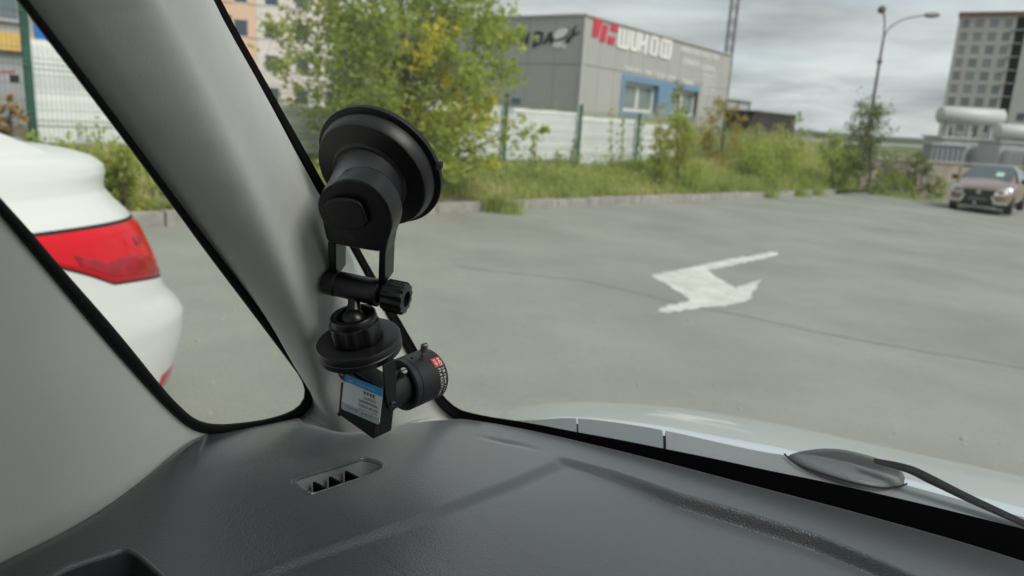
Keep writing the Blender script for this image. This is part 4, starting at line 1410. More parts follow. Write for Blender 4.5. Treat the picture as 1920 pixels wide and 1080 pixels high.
# ================================================================== OUR CAR (seen from inside)
m_dash = mat("dash_plastic", (.028, .032, .036), rough=.38, spec=1.0, coat=1.0, coatr=.30, var=.05, vscale=30, bump=.55, bscale=660, bdist=.0006, kind="grain")
_pb = m_dash.node_tree.nodes["Principled BSDF"]
_pb.inputs["Sheen Weight"].default_value = .8
_pb.inputs["Sheen Roughness"].default_value = .4
m_dashs = mat("dash_smooth", (.05, .055, .058), rough=.55, spec=.4)
m_trimf = mat("trim_fabric", (.82, .83, .78), rough=.8, spec=.3, var=.02, vscale=20, bump=.25, bscale=900, bdist=.0006)
m_boss = mat("mount_satin", (.016, .016, .017), rough=.40, spec=1.0, coat=.6, coatr=.35)
m_pilf = mat("pillar_fabric", (.60, .61, .58), rough=.8, spec=.3, var=.03, vscale=60, bump=.3, bscale=900, bdist=.0006)
m_seal = mat("seal_black", (.004, .004, .005), rough=.6, spec=.25)
m_frit = mat("frit_black", (.004, .004, .004), rough=.7, spec=.15)
m_silver = mat("paint_silver", (.62, .68, .71), rough=.30, metal=.25, coat=.8, spec=.5)
m_cowl = mat("cowl_plastic", (.125, .135, .14), rough=.5, spec=.4, var=.08, vscale=14, bump=.15, bscale=300, bdist=.0006)
m_wiper = mat("wiper_black", (.005, .005, .006), rough=.6, spec=.08)
m_cabin = mat("cabin_dark", (.06, .06, .06), rough=.8)
m_liner = mat("headliner", (.55, .55, .52), rough=.9)
m_glass = glass_mat("windscreen_glass", (.975, .985, .98), .55, .026)
m_qglass = glass_mat("door_glass", (.975, .985, .98), .55, .008)

WN = D(-.335, .65, -.68)                   # windscreen normal, into the cabin
WPC = C(735, 280, .53)
def ws(px, py, o=0.0): return onpl(px, py, WPC + WN * o, WN)
SU = (UP + CR * .25).normalized()
SN = SU.cross(CF).normalized()
if SN.dot(CR) < 0: SN = -SN
SP0 = C(575, 735, .68)
def sd(px, py, o=0.0): return onpl(px, py, SP0 + SN * o, SN)

own = thing("car", "silver car we sit in: dark dashboard, pale window pillars, black window seals, bonnet and wiper", "car", tuple((CF * -.4 + CR * .4).xy) + (0,))

# --- quarter window: glass and its black rubber seal
QP = [((-75, -140), (-52, -140)), ((31, 0), (53, 0)), ((115, 110), (137, 110)), ((200, 220), (219, 220)), ((333, 400), (351, 400)), ((380, 465), (398, 463)), ((490, 610), (508, 606)),
      ((545, 683), (562, 679)), ((567, 714), (584, 710)), ((573, 738), (590, 744)), ((563, 760), (576, 774)), ((540, 774), (549, 791)), ((500, 786), (505, 801)), ((450, 793), (451, 809)), ((410, 796), (405, 813)),
      ((380, 792), (371, 811)), ((360, 782), (349, 799)), ((342, 766), (327, 780)), ((311, 735), (293, 746)), ((223, 624), (199, 641)), ((117, 504), (92, 512)), ((52, 427), (27, 434)), ((0, 370), (-25, 372)), ((-120, 237), (-148, 240)), ((-250, 95), (-280, 100))]
NQ = 150
qi = smooth_poly([a for a, b in QP], NQ, 2)
qo = smooth_poly([b for a, b in QP], NQ, 2)
rows = []
for a, b in zip(qi, qo):
    m_ = (a * .5 + b * .5)
    rows.append([sd(*a, -.002), sd(*a, .003), sd(*(a * .8 + b * .2), .0055), sd(*m_, .0065), sd(*(a * .2 + b * .8), .006), sd(*b, .004), sd(*(b + (b - a) * .25), -.004)])
MB().grid(rows).build("quarter_window_seal", m_seal, own, smooth=True, angle=0)
gp2 = [sd(*(a * .6 + b * .4), -.001) for a, b in zip(qi, qo)]
g = MB(); g.v = [tuple(p) for p in gp2]; g.f = [tuple(range(len(gp2)))]
g.build("quarter_window", m_qglass, own)

# --- windscreen pillar trim
wl_pts = [(315, -140), (393, 0), (420, 55), (493, 180), (574, 330), (653, 462), (678, 505), (717, 575), (770, 673), (815, 752), (840, 778), (864, 790)]
wr_pts = [(337, -140), (415, 0), (441, 50), (512, 176), (594, 320), (672, 462), (696, 505), (735, 573), (790, 668), (826, 738), (860, 769), (902, 779)]
NP = 110
pl = smooth_poly([b for a, b in QP[:12]], NP, 1)
pr = smooth_poly(wl_pts, NP, 1)
prof = [(0, -.004), (0, .0140), (.02, .0185), (.05, .0238), (.085, .0290), (.115, .0325), (.145, .0348), (.175, .0357), (.21, .0350), (.25, .0330), (.29, .0308), (.33, .0292), (.37, .0284), (.42, .0282), (.48, .0284), (.54, .0282), (.61, .0265), (.69, .0228), (.78, .0176), (.86, .0126), (.93, .0078), (.975, .0042), (1.0, .002), (1.0, -.004)]
sagx, sagy = [0, .15, .33, .44, .6, .8, 1], [0, 12, 27, 24, 12, 4, 0]
rows = []
bot = []
for k in range(NP):
    t = k / (NP - 1)
    L3, R3 = sd(*pl[k], .003), ws(*pr[k], .003)
    chord = (R3 - L3)
    k2, k1 = min(k + 1, NP - 1), max(k - 1, 0)
    along = (ws(*pr[k2], .003) + sd(*pl[k2], .003) - ws(*pr[k1], .003) - sd(*pl[k1], .003)).normalized()
    nn = chord.cross(along).normalized()
    mid = (L3 + R3) / 2
    if nn.dot(CAM - mid) < 0: nn = -nn
    r = []
    wt = sst((t - .72) / .28)
    fade = 1 - .55 * sst((t - .8) / .2)
    for s, b in prof:
        p = L3.lerp(R3, s) + nn * (b * fade if b > .0025 else b)
        r.append(p)
    rows.append(r)
# the foot of the trim follows the dip of the dashboard edge
dbx, dby = [552, 575, 600, 630, 655, 690, 740, 800, 862], [790, 793, 803, 814, 817, 813, 801, 792, 788]
dlt = []
for p in rows[-1]:
    px, py = proj(p); dlt.append(np.interp(px, dbx, dby) + 3 - py)
for k in range(NP):
    wt = sst((k / (NP - 1) - .72) / .28)
    if wt > 0:
        for j, p in enumerate(rows[k]):
            px, py = proj(p)
            d = (MW.transposed() @ (p - CAM)).z
            rows[k][j] = C(px, py + dlt[j] * wt, d)
bot = rows[-1]
e0 = [p + (p - q) * 40 for p, q in zip(rows[0], rows[2])]
e1 = [p + (p - q) * 14 for p, q in zip(rows[0], rows[2])]
MB().grid([e0, e1] + rows).build("pillar_trim", m_pilf, own, smooth=True, angle=0)

# --- windscreen: black border and the pane
wl = smooth_poly(wl_pts, 120, 1)
wr = smooth_poly(wr_pts, 120, 1)
rows = [[ws(*(a - (b - a) * .2), -.003), ws(*a, .004), ws(*(a * .5 + b * .5), .0055), ws(*b, .004), ws(*b, -.001)] for a, b in zip(wl, wr)]
e0 = [p + (p - q) * 40 for p, q in zip(rows[0], rows[2])]
MB().grid([e0] + rows).build("windscreen_seal", m_seal, own, smooth=True, angle=50)
# lower black band with the dashboard edge below it
up_pts = [(858, 767), (902, 779), (990, 792), (1081, 810), (1150, 822), (1245, 841), (1340, 860), (1431, 880), (1560, 906), (1697, 937), (1800, 962), (1920, 992), (2150, 1052), (2400, 1122)]
lo_pts = [(862, 789), (902, 793), (990, 810), (1081, 830), (1197, 855), (1300, 879), (1420, 908), (1537, 936), (1640, 963), (1740, 990), (1830, 1016), (1920, 1045), (2150, 1112), (2400, 1190)]
ub = smooth_poly(up_pts, 120, 1); lb2 = smooth_poly(lo_pts, 120, 1)
rows = [[ws(*a, -.002), ws(*a, .001), ws(*(a * .6 + b * .4), .0015), ws(*(b + (b - a) * .35), .0015)] for a, b in zip(ub, lb2)]
MB().grid(rows).build("windscreen_border", m_frit, own, smooth=True, angle=60)
zroof = H + .33
def abz(a, b, z): return CR * a + CF * b + Vector((0, 0, z))
def whead(a, z):                           # forward distance where the windscreen plane meets (a, z)
    n = WN
    return ((WPC).dot(n) - n.z * z - (CR * a).dot(n)) / CF.dot(n)
A0, A1 = -.36, 1.06
pane = [ws(*wl[i], -.0005) for i in range(0, 120, 3)] + [ws(*lb2[i], -.0005) for i in range(0, 120, 3)]
top_r = abz(A1, whead(A1, zroof), zroof); top_l = abz(A0 + .10, whead(A0 + .10, zroof), zroof)
base_r = abz(A1, whead(A1, H - .29), H - .29)
pane += [base_r, top_r, top_l]
g = MB(); g.v = [tuple(p) for p in pane]; g.f = [tuple(range(len(pane)))]
g.build("windscreen", m_glass, own)

# --- door-side trim at the lower left
seal_lo = smooth_poly([b for a, b in QP[15:]], 90, 1)          # from the dash corner up and out of frame
dash_l = smooth_poly([(387, 814), (360, 825), (320, 855), (265, 900), (195, 950), (125, 990), (75, 1015), (0, 1050), (-100, 1098), (-300, 1190)], 90, 1)
rows = []
for k in range(90):
    a, b = seal_lo[k], dash_l[k]
    r = [sd(*a, -.006), sd(*a, .003)]
    for j in range(1, 13):
        s = j / 12
        q = a * (1 - s) + b * s
        o_ = .003 + .014 * math.sin(s * math.pi * .72) * sst(k / 40)
        r.append(sd(*q, o_))
    r.append(sd(*(b + np.array([-2, 14])), -.004))
    rows.append(r)
MB().grid(rows).build("door_trim", m_trimf, own, smooth=True, angle=0)

# --- dashboard
Z0 = H - .295
def on0(px, py): return onpl(px, py, Vector((0, 0, Z0)), UP)
bnd = []
for p in dash_l[::-1]: bnd.append(sd(*p, .004))
for px, py in ((398, 806), (440, 800), (480, 794), (520, 787), (548, 780), (560, 781)): bnd.append(sd(px, py, -.006))
for p in bot[3:-1]:
    px, py = proj(p); d = (MW.transposed() @ (p - CAM)).z
    bnd.append(C(px, py - 3, d - .004))
for p in lb2[4:]: bnd.append(ws(*p, .004))
NS, NT = 620, 230
B3 = polyline(bnd, NS)
for _ in range(3):
    B3[1:-1] = B3[:-2] * .25 + B3[1:-1] * .5 + B3[2:] * .25
nearp = polyline([on0(*p) for p in ((-420, 1330), (100, 1420), (700, 1450), (1300, 1450), (1900, 1420), (2600, 1400))], NS)
tt = np.r_[0, .0015, .003, .005, .008, np.linspace(.012, 1, NT - 5) ** 1.08]
X = B3[None, :, 0] * (1 - tt[:, None]) + nearp[None, :, 0] * tt[:, None]
Y = B3[None, :, 1] * (1 - tt[:, None]) + nearp[None, :, 1] * tt[:, None]
dist = tt[:, None] * np.hypot(B3[:, 0] - nearp[:, 0], B3[:, 1] - nearp[:, 1])[None]
bg_ = np.linspace(-.6, .9, 300)
lf_ = np.interp(bg_, [.15, .3, .36, .385, .42, .52, .6], [.034, .029, .038, .042, .035, .013, .0])
kk = np.exp(-(np.arange(-14, 15) / 6.0) ** 2); kk /= kk.sum()
lf_ = np.convolve(np.pad(lf_, 14, mode="edge"), kk, mode="valid")
def zbase(PX, PY):
    a = PX * CR.x + PY * CR.y; b = PX * CF.x + PY * CF.y
    return H - .2905 - .19 * np.clip(a + .12, 0, 1.0) ** 2 + np.interp(b, bg_, lf_) * np.exp(-(np.clip(a + .39, 0, 2) / .085) ** 1.5)
Zs = zbase(X, Y)
res = B3[:, 2] - Zs[0]
Zs = Zs + res[None] * np.exp(-(dist / .022) ** 2)
Zs -= .006 * np.clip(1 - dist / .010, 0, 1) ** 2
def seg_sd(X, Y, pts):
    """signed distance to an open polyline (positive on its left)"""
    best = np.full(X.shape, 1e9); sg = np.ones(X.shape); along = np.zeros(X.shape); acc = 0
    for a, b in zip(pts[:-1], pts[1:]):
        ax, ay, bx, by = a[0], a[1], b[0], b[1]
        L2 = (bx - ax) ** 2 + (by - ay) ** 2
        t = np.clip(((X - ax) * (bx - ax) + (Y - ay) * (by - ay)) / L2, 0, 1)
        d = np.hypot(X - ax - t * (bx - ax), Y - ay - t * (by - ay))
        c = (bx - ax) * (Y - ay) - (by - ay) * (X - ax)
        m = d < best
        best = np.where(m, d, best); sg = np.where(m, np.sign(c), sg); along = np.where(m, acc + t * math.sqrt(L2), along)
        acc += math.sqrt(L2)
    return best * sg, along, acc
def step(a): 
    a = np.clip(a, 0, 1); return a * a * (3 - 2 * a)
# crease at the left: beyond it the top falls gently toward the side window
cr = [on0(*p)[:] for p in ((60, 1085), (265, 957), (375, 916), (475, 878), (550, 860), (650, 831), (760, 800))]
d, al, tot = seg_sd(X, Y, cr)
Zs -= .0 + .13 * np.clip(d, 0, .2) * np.clip(1.05 - al / tot, 0, 1) + .035 * np.clip(-d, 0, .05) * step((.9 - al / tot) * 3)
# lower tray at the right: wall facing us along the windscreen side, softer wall on the left
far = [on0(*p)[:] for p in ((860, 834), (905, 843), (975, 858), (1043, 877), (1150, 903), (1272, 940), (1400, 969), (1537, 1003), (1650, 1040), (1770, 1085), (2000, 1180), (2300, 1310))]
lef = [on0(*p)[:] for p in ((1054, 880), (1040, 893), (960, 934), (860, 975), (760, 1012), (560, 1082), (380, 1160), (100, 1290))]
d1, a1, t1_ = seg_sd(X, Y, far)             # left of the line = far side
d2, a2, t2_ = seg_sd(X, Y, lef)             # going away from the corner toward us: left side = tray or not, fixed below
pt = on0(1200, 1060)
chk, _, _ = seg_sd(np.array([[pt.x]]), np.array([[pt.y]]), lef)
if chk[0, 0] < 0: d2 = -d2
chk, _, _ = seg_sd(np.array([[pt.x]]), np.array([[pt.y]]), far)
if chk[0, 0] < 0: d1 = -d1                  # d1, d2 > 0 inside the tray
inside = step((d1 + .0005) / .010) * step((d2 + .005) / .012)
cpt = on0(1043, 877)
acr = (X - cpt.x) * CR.x + (Y - cpt.y) * CR.y
grow_ = .30 + .70 * step((acr + .02) / .16)
Zs -= .0105 * inside * grow_
# faint end of the groove toward the pillar
Zs -= .0022 * np.exp(-(d1 / .004) ** 2) * step((a1 / t1_) * 9) * step((.17 - a1 / t1_) * 9)
# gentle crown
Zs += .010 * np.exp(-((X + .02) ** 2 + (Y - .52) ** 2) / .03)
def inpoly(X, Y, poly):
    ins = np.zeros(X.shape, bool)
    n = len(poly)
    for i in range(n):
        x0, y0 = poly[i][0], poly[i][1]; x1, y1 = poly[(i + 1) % n][0], poly[(i + 1) % n][1]
        c = ((y0 > Y) != (y1 > Y)) & (X < (x1 - x0) * (Y - y0) / (y1 - y0 + 1e-12) + x0)
        ins ^= c
    return ins
vent_px = [(551, 903), (556, 897), (600, 884), (668, 864), (677, 860), (690, 861), (712, 867), (720, 872), (718, 878), (692, 891), (640, 908), (602, 921), (588, 925), (575, 921)]
side_px = [(92, 1085), (130, 1062), (215, 1036), (232, 1031), (248, 1035), (268, 1050), (320, 1098), (360, 1150), (60, 1200)]
def dz_at(x, y):
    k = np.argmin((X - x) ** 2 + (Y - y) ** 2)
    return Zs.ravel()[k]
def vent_poly(pix):
    out_ = []
    for p in pix:
        q = on0(*p)
        for _ in range(4):                  # settle on the real surface height
            q = onpl(p[0], p[1], Vector((0, 0, dz_at(q.x, q.y))), UP)
        out_.append(q)
    return out_
vp1 = [Vector(p) for p in smooth_poly(vent_poly(vent_px + vent_px[:1]), 60, 1)[:-1]]
vp2 = [Vector(p) for p in smooth_poly(vent_poly(side_px + side_px[:1]), 60, 1)[:-1]]
idx = np.arange((NT) * NS).reshape(NT, NS)
XYc = ((X[:-1, :-1] + X[1:, 1:]) / 2, (Y[:-1, :-1] + Y[1:, 1:]) / 2)
keep = ~(inpoly(*XYc, vp1) | inpoly(*XYc, vp2))
quads = np.stack([idx[:-1, :-1], idx[:-1, 1:], idx[1:, 1:], idx[1:, :-1]], -1)[keep]
verts = np.stack([X, Y, Zs], -1).reshape(-1, 3)
skirt = B3.copy(); skirt[:, 2] -= .06
m = MB()
m.v = [tuple(v) for v in verts] + [tuple(v) for v in skirt]
k0 = len(verts)
m.f = [tuple(q) for q in quads] + [(int(idx[0, j]), k0 + j, k0 + j + 1, int(idx[0, j + 1])) for j in range(NS - 1)]
m.build("dashboard", m_dash, own, smooth=True, angle=0)

def vent(poly, name, depth, wallm):
    c = sum(poly, Vector()) / len(poly)
    n = len(poly)
    lip = MB()
    rows = []
    for sc, dz in ((1.10, -.0015), (1.07, .0004), (1.035, .0011), (1.0, .0006), (.985, -.002)):
        rows.append([c + (p - c) * sc + Vector((0, 0, dz)) for p in poly])
    lip.grid(rows, closed=True)
    f = lip.build(name, m_dash, own, smooth=True, angle=0)
    w = MB().grid([[c + (p - c) * .99 + Vector((0, 0, -.001)) for p in poly], [c + (p - c) * .93 + Vector((0, 0, -depth)) for p in poly]], closed=True)
    w.build("well", wallm, f, smooth=True, angle=0)
    fl_ = MB(); fl_.v = [tuple(c + (p - c) * .95 + Vector((0, 0, -depth + .001))) for p in poly]; fl_.f = [tuple(range(n))]
    fl_.build("floor", m_frit, f)
    return f, c
vf, vc = vent(vp1, "defroster_vent", .020, mat("vent_grey", (.26, .28, .275), rough=.45))
va = (vent_poly([(700, 868)])[0] - vent_poly([(565, 908)])[0]).normalized()
vb = Vector((-va.y, va.x, 0))
for px, py in ((604, 910), (634, 900), (664, 889)):
    q = vent_poly([(px, py)])[0]
    MB().prism([q - vb * .005 + Vector((0, 0, -.0015)), q + vb * .012 + Vector((0, 0, -.002)), q + vb * .012 + Vector((0, 0, -.017)), q - vb * .005 + Vector((0, 0, -.017))], va * .0022).build("fin", m_wiper, vf, bevel=.0003)
sv, sc_ = vent(vp2, "side_vent", .035, m_dashs)
q = vent_poly([(170, 1075)])[0]
MB().prism([q + Vector((0, 0, -.012)), vent_poly([(228, 1055)])[0] + Vector((0, 0, -.010)), vent_poly([(150, 1130)])[0] + Vector((0, 0, -.016)), vent_poly([(70, 1150)])[0] + Vector((0, 0, -.016))], Vector((0, 0, -.004))).build("louvre", m_dashs, sv, bevel=.001)

# --- cowl panels, bonnet, wiper
def cf(px, py, b): return onpl(px, py, CF * b + CAM, CF)
ce_pts = [(960, 792), (985, 789), (1020, 786), (1065, 783), (1130, 788), (1245, 806), (1340, 828), (1431, 848), (1479, 854), (1560, 872), (1697, 909), (1800, 937), (1910, 967), (2150, 1035), (2400, 1110)]
ce = smooth_poly(ce_pts, 200, 1)
ub2 = smooth_poly([(940, 785)] + up_pts[2:], 200, 1)
def xat(poly, x):
    return np.array([x, np.interp(x, poly[:, 0], poly[:, 1])])
def cowl(x0, x1, n, mt):
    rows = []
    for k in range(n + 1):
        x = lerp(x0, x1, k / n)
        a, b = xat(ub2, x + 2), xat(ce, x)
        A_, B_ = ws(*(a + np.array([0, 12])), -.012), cf(*b, .700)
        r = [A_]
        for s in (.2, .4, .6, .8, .92, 1.0):
            p = A_.lerp(B_, s) + UP * (.004 * math.sin(s * math.pi))
            r.append(p)
        r.append(B_ + CF * .004 - UP * .004)
        r.append(B_ + CF * .004 - UP * .03)
        rows.append(r)
    return MB().grid(rows).build("cowl_panel", mt, own, smooth=True, angle=50)
m_cowl3 = mat("cowl_strip", (.20, .215, .22), rough=.45, spec=.5, var=.08, vscale=14)
m_cowl2 = mat("cowl_corner", (.15, .168, .175), rough=.45, spec=.45)
cowl(965, 1079.5, 24, m_cowl2)
cowl(1082.5, 1241.5, 24, m_cowl2)
cowl(1247, 2380, 120, m_cowl3)
# black drain channel under the joints
rows = [[ws(*(xat(ub2, x) + np.array([0, 26])), -.02) , cf(*(xat(ce, x) + np.array([0, 10])), .690)] for x in np.linspace(960, 2380, 60)]
MB().grid(rows).build("cowl_channel", m_frit, own)
# bonnet: from the cowl edge forward, crowned, then rolling down at the nose
si_pts = [(940, 797), (962, 789), (990, 782), (1030, 777), (1075, 774), (1130, 773), (1200, 775), (1300, 783), (1400, 797), (1550, 829), (1700, 861), (1920, 904), (2200, 965), (2500, 1040)]
si = smooth_poly(si_pts, 140, 2)
re_ = smooth_poly([(948, 803), (985, 797), (1065, 790), (1245, 812), (1340, 834), (1479, 860), (1697, 915), (1910, 973), (2250, 1068), (2500, 1142)], 140, 2)
rows = []
for a, b in zip(re_, si):
    P0, P1 = cf(*a, .712), cf(*b, 1.42)
    r = [P0 - UP * .05, P0 - UP * .006, P0 + CF * .004]
    for s in (.08, .2, .35, .5, .65, .8, .92, 1.0):
        r.append(P0.lerp(P1, s) + UP * (.030 * math.sin(s * math.pi) * (1 - s * .35)))
    r += [P1 + CF * .05 - UP * .045, P1 + CF * .09 - UP * .12, P1 + CF * .11 - UP * .26, P1 + CF * .11 - UP * .55]
    rows.append(r)
ed = [p - CR * .03 - UP * .05 for p in rows[0]]
ed2 = [p - CR * .06 - UP * .35 for p in rows[0]]
MB().grid([ed2, ed] + rows).build("bonnet", m_silver, own, smooth=True, angle=0)
# wiper pivot cover
oc_ = smooth_poly([(1478, 854), (1500, 847), (1540, 842.5), (1585, 846), (1640, 860), (1682, 875), (1696, 888), (1699, 902), (1684, 913), (1650, 915), (1600, 906), (1545, 890), (1500, 874), (1478, 854)], 48, 2)[:-1]
cc_ = oc_.mean(0)
def cov(p, h): 
    ye, yu = np.interp(p[0], ce[:, 0], ce[:, 1]), np.interp(p[0], ub2[:, 0], ub2[:, 1]) + 12
    q = cf(*p, .688 - .075 * min(1, max(0, (p[1] - ye) / (yu - ye))))
    return q + UP * h + (CAM - q).normalized() * (h * .6)
rows = [[cov(cc_ + (p - cc_) * s, h) for p in oc_] for s, h in ((1.0, -.02), (1.0, -.001), (.97, .0014), (.88, .0034), (.6, .0046), (.3, .0051), (.02, .0053))]
MB().grid(rows, closed=True).build("wiper_cover", m_cowl, own, smooth=True, angle=0)
gl_ = smooth_poly([(1471, 852), (1486, 867), (1512, 880), (1550, 892), (1600, 907), (1650, 917), (1684, 914.5), (1700, 908)], 40, 2)
MB().tube([cov(p, .0005) for p in gl_], .0009, 5).build("cover_joint", m_frit, own)
wa = smooth_poly([(1640, 866), (1672, 871), (1700, 877), (1722, 884), (1760, 903), (1820, 934), (1880, 962), (1930, 986), (2100, 1062)], 50, 2)
rows = []
for k, p in enumerate(wa):
    s = k / 49
    wpx = 3 + 8.5 * min(1, s * 5) * (1 - .62 * min(1, max(0, (s - .18) / .45)))
    b_ = .668 - .02 * s
    up_ = cf(p[0], p[1], b_); lo_ = cf(p[0] - wpx * .35, p[1] + wpx, b_ - .004)
    th = CF * .008
    mid_ = up_.lerp(lo_, .15) - CF * .003
    rows.append([up_ + th, up_, mid_, lo_, lo_ + th])
MB().grid(rows, closed=True).build("wiper_arm", m_wiper, own, smooth=True, angle=35)

# --- the rest of the cabin round us (behind the camera): roof, doors, seats
bh = whead(.3, zroof)
mm = MB()
mm.prism([abz(A0 + .08, whead(A0 + .08, zroof) - .01, zroof), abz(A1, whead(A1, zroof) - .01, zroof), abz(A1, -1.75, zroof), abz(A0 + .08, -1.75, zroof)], UP * .04)
mm.build("roof_lining", m_liner, own)
def bx(a0, a1, b0, b1, z0, z1, nm, mt):
    c = abz((a0 + a1) / 2, (b0 + b1) / 2, (z0 + z1) / 2)
    return MB().box(c, a1 - a0, b1 - b0, z1 - z0, (CR, CF, UP)).build(nm, mt, own, bevel=.01)
bx(-.52, -.44, -1.7, .22, .38, H - .36, "door_panel", m_cabin)
bx(1.10, 1.18, -1.7, .45, .38, H - .38, "door_panel", m_cabin)
bx(-.40, -.31, -.62, -.48, H - .34, zroof, "door_pillar", m_liner)
bx(1.04, 1.12, -.66, -.52, H - .38, zroof, "door_pillar", m_liner)
bx(-.52, 1.22, -1.78, -1.7, .38, H - .12, "tailgate", m_cabin)
bx(-.50, 1.20, -1.7, .62, .34, .38, "floor", m_cabin)
bx(-.50, 1.20, .56, .60, .38, H - .40, "bulkhead", m_cabin)
for a in (-.02, .74):
    bx(a - .28, a + .28, -.62, -.44, .70, H - .10, "seat", m_cabin)
    bx(a - .25, a + .25, -.44, .08, .62, .80, "seat", m_cabin)
    bx(a - .15, a + .15, -.62, -.50, H - .08, H + .14, "head_rest", m_cabin)

# ================================================================== SUCTION MOUNT ON THE WINDSCREEN
m_mblk = mat("mount_black", (.0035, .0035, .004), rough=.36, spec=.55, var=.1, vscale=60)
m_mmat = mat("mount_matt", (.006, .006, .0065), rough=.42, spec=.6)
m_rub = mat("cup_rubber", (.006, .006, .0065), rough=.5)
cupc = ws(712, 313, .004)
mount = thing("suction_mount", "black suction cup mount with ball joint stuck to the inside of the windscreen", "phone mount", cupc)
RC = .0485
cup = MB().lathe(cupc, WN, [(RC * .9, -.0035), (RC * 1.0, -.003), (RC * 1.008, -.001), (RC * 1.004, .001), (RC * .90, .0022), (RC * .88, .0022)], 96)
cup.build("suction_cup", m_rub, mount, smooth=True, angle=50)
tabp = ws(824, 310, .004)
MB().box(tabp, .004, .004, .003, (D(1, 0, 0), D(0, 1, 0), WN)).build("pull_tab", m_rub, mount)
MB().lathe(cupc, WN, [(RC * .90, .0015), (RC * .925, .0025), (RC * .925, .0055), (RC * .88, .0125), (RC * .865, .0135), (RC * .84, .0138), (RC * .60, .0160), (RC * .56, .0175)], 96).build("cup_cover", m_mmat, mount, smooth=True, angle=25)
hc = C(668, 402, .495)
hdir = (hc - cupc)
hl_ = hdir.length
hd_ = hdir.normalized()
MB().lathe(cupc + WN * .012, hd_, [(.0262, 0), (.0250, .012), (.0243, .022), (.0243, hl_ - .014)], 56).build("lever_housing", m_boss, mount, smooth=True, angle=40)
HP = WN
def hp(px, py, o=0.0): return onpl(px, py, hc + HP * o, HP)
plate = smooth_poly([(602, 388), (604, 368), (615, 350), (634, 339), (656, 336), (684, 343), (708, 359), (726, 384), (735, 412), (734, 432), (727, 452), (719, 474), (690, 470), (650, 463), (628, 458), (613, 456), (607, 432), (603, 408), (602, 388)], 60, 1)[:-1]
MB().prism([hp(*p) for p in plate], -HP * .017).build("arm_plate", m_mblk, mount, smooth=True, bevel=.0014, angle=35)
MB().prism([hp(*p) for p in ((613.2, 455), (629, 458), (629.5, 522), (616, 522), (615, 490))], -HP * .016).build("arm_leg", m_mblk, mount, bevel=.001)
MB().prism([hp(*p) for p in ((710, 472), (726, 455), (722, 480), (720.5, 536), (708, 536))], -HP * .016).build("arm_leg", m_mblk, mount, bevel=.001)
butt = smooth_poly([(613, 378), (621, 367), (648, 365), (676, 370), (686, 382), (697, 420), (664, 424), (640, 420), (627, 406), (613, 378)], 40, 1)[:-1]
MB().prism([hp(*p, -.001) for p in butt], HP * .005).build("lock_lever", m_mmat, mount, bevel=.0015)
# hinge barrel and its knob
bax = D(.955, .205, -.22)
b0 = C(612, 527, .550)
MB().lathe(b0, bax, [(.0075, -.0008), (.0095, .0008), (.0098, .002), (.0098, .0095), (.0092, .0102), (.0095, .0112), (.0098, .036), (.0103, .0372), (.0103, .043), (.0085, .0445), (.006, .0455), (.006, .050)], 40).build("hinge_barrel", m_mblk, mount, smooth=True, angle=35)
def lob(r, n=12, k=.07): return lambda a: r * (1 + k * max(-.6, math.cos(n * a)))
kn = MB().lathe(b0 + bax * .0475, bax, [(lob(.0098), 0), (lob(.0112), .0012), (lob(.0114), .015), (lob(.0106), .0168), (lob(.0088, 12, .0), .0172), (.0058, .0172), (.0056, .0125), (.001, .0125)], 96)
kn.build("knob", m_mblk, mount, smooth=True, angle=40)
# ball joint, collar, round plate
jax = D(-.10, -.885, -.455)
dc = C(674, 646, .548)
MB().lathe(dc, jax, [(.029, -.0062), (.0308, -.0052), (.0312, -.004), (.0312, -.0008), (.0306, -.0002), (.0306, .0003), (.0312, .001), (.0312, .0042), (.0306, .0054), (.0295, .0058), (.018, .0058)], 80).build("round_plate", m_mmat, mount, smooth=True, angle=40)
MB().lathe(dc + jax * .0058, jax, [(lob(.0172, 8, .05), 0), (lob(.0182, 8, .055), .001), (lob(.0182, 8, .055), .0125), (lob(.0177, 8, .04), .0142), (.0168, .0146), (.0168, .0190), (.0160, .0200), (.0130, .0203), (.0118, .0185), (.0118, .012)], 96).build("collar_nut", m_mblk, mount, smooth=True, angle=40)
ball = dc + jax * .0195
MB().lathe(ball, jax, [(.0098 * math.sin(a), -.0098 * math.cos(a)) for a in np.linspace(.15, math.pi - .15, 14)], 32).build("ball", m_mblk, mount, smooth=True)
bm_ = b0 + bax * .0225
MB().tube([ball + (bm_ - ball) * .2, ball + (bm_ - ball) * .55, bm_ - (bm_ - ball) * .15], [.0064, .0044, .0046], 20).build("ball_stem", m_mblk, mount, smooth=True)

# ================================================================== BOARD CAMERA HELD UNDER THE MOUNT
m_cblk = mat("camera_black", (.006, .006, .0065), rough=.42, spec=.4)
m_lens = mat("lens_barrel", (.012, .013, .015), rough=.42, spec=.5)
m_met = mat("screw_steel", (.45, .44, .42), rough=.38, metal=1.0)
e1 = D(.76, .36, -.54)
e3 = D(.66, -.22, .782)
e3 = (e3 - e1 * e3.dot(e1)).normalized()
e2 = e3.cross(e1).normalized()
if (MW.transposed() @ e2).y < 0: e2 = -e2
fc = C(669.5, 756, .550)
camo = thing("board_camera", "small black square board camera with a zoom lens hanging under the mount", "camera", fc)
CW, CH, CT = .0416, .0420, .0185
MB().box(fc + e3 * (CT / 2), CW, CH, CT, (e1, e2, e3)).build("housing", m_cblk, camo, bevel=.0016)
def fp(px, py, o=.0): return onpl(px, py, fc - e3 * o, e3)
def flat(pix, o, nm, mt, par, th=.0003, n=None, it=1):
    P_ = smooth_poly(list(pix) + [pix[0]], n or 40, it)[:-1] if it else pix
    return MB().prism([fp(*p, o) for p in P_], e3 * -th).build(nm, mt, par)
m_stk = mat("sticker_pale", (.78, .81, .80), rough=.45)
m_stb = mat("sticker_blue", (.03, .32, .78), rough=.4)
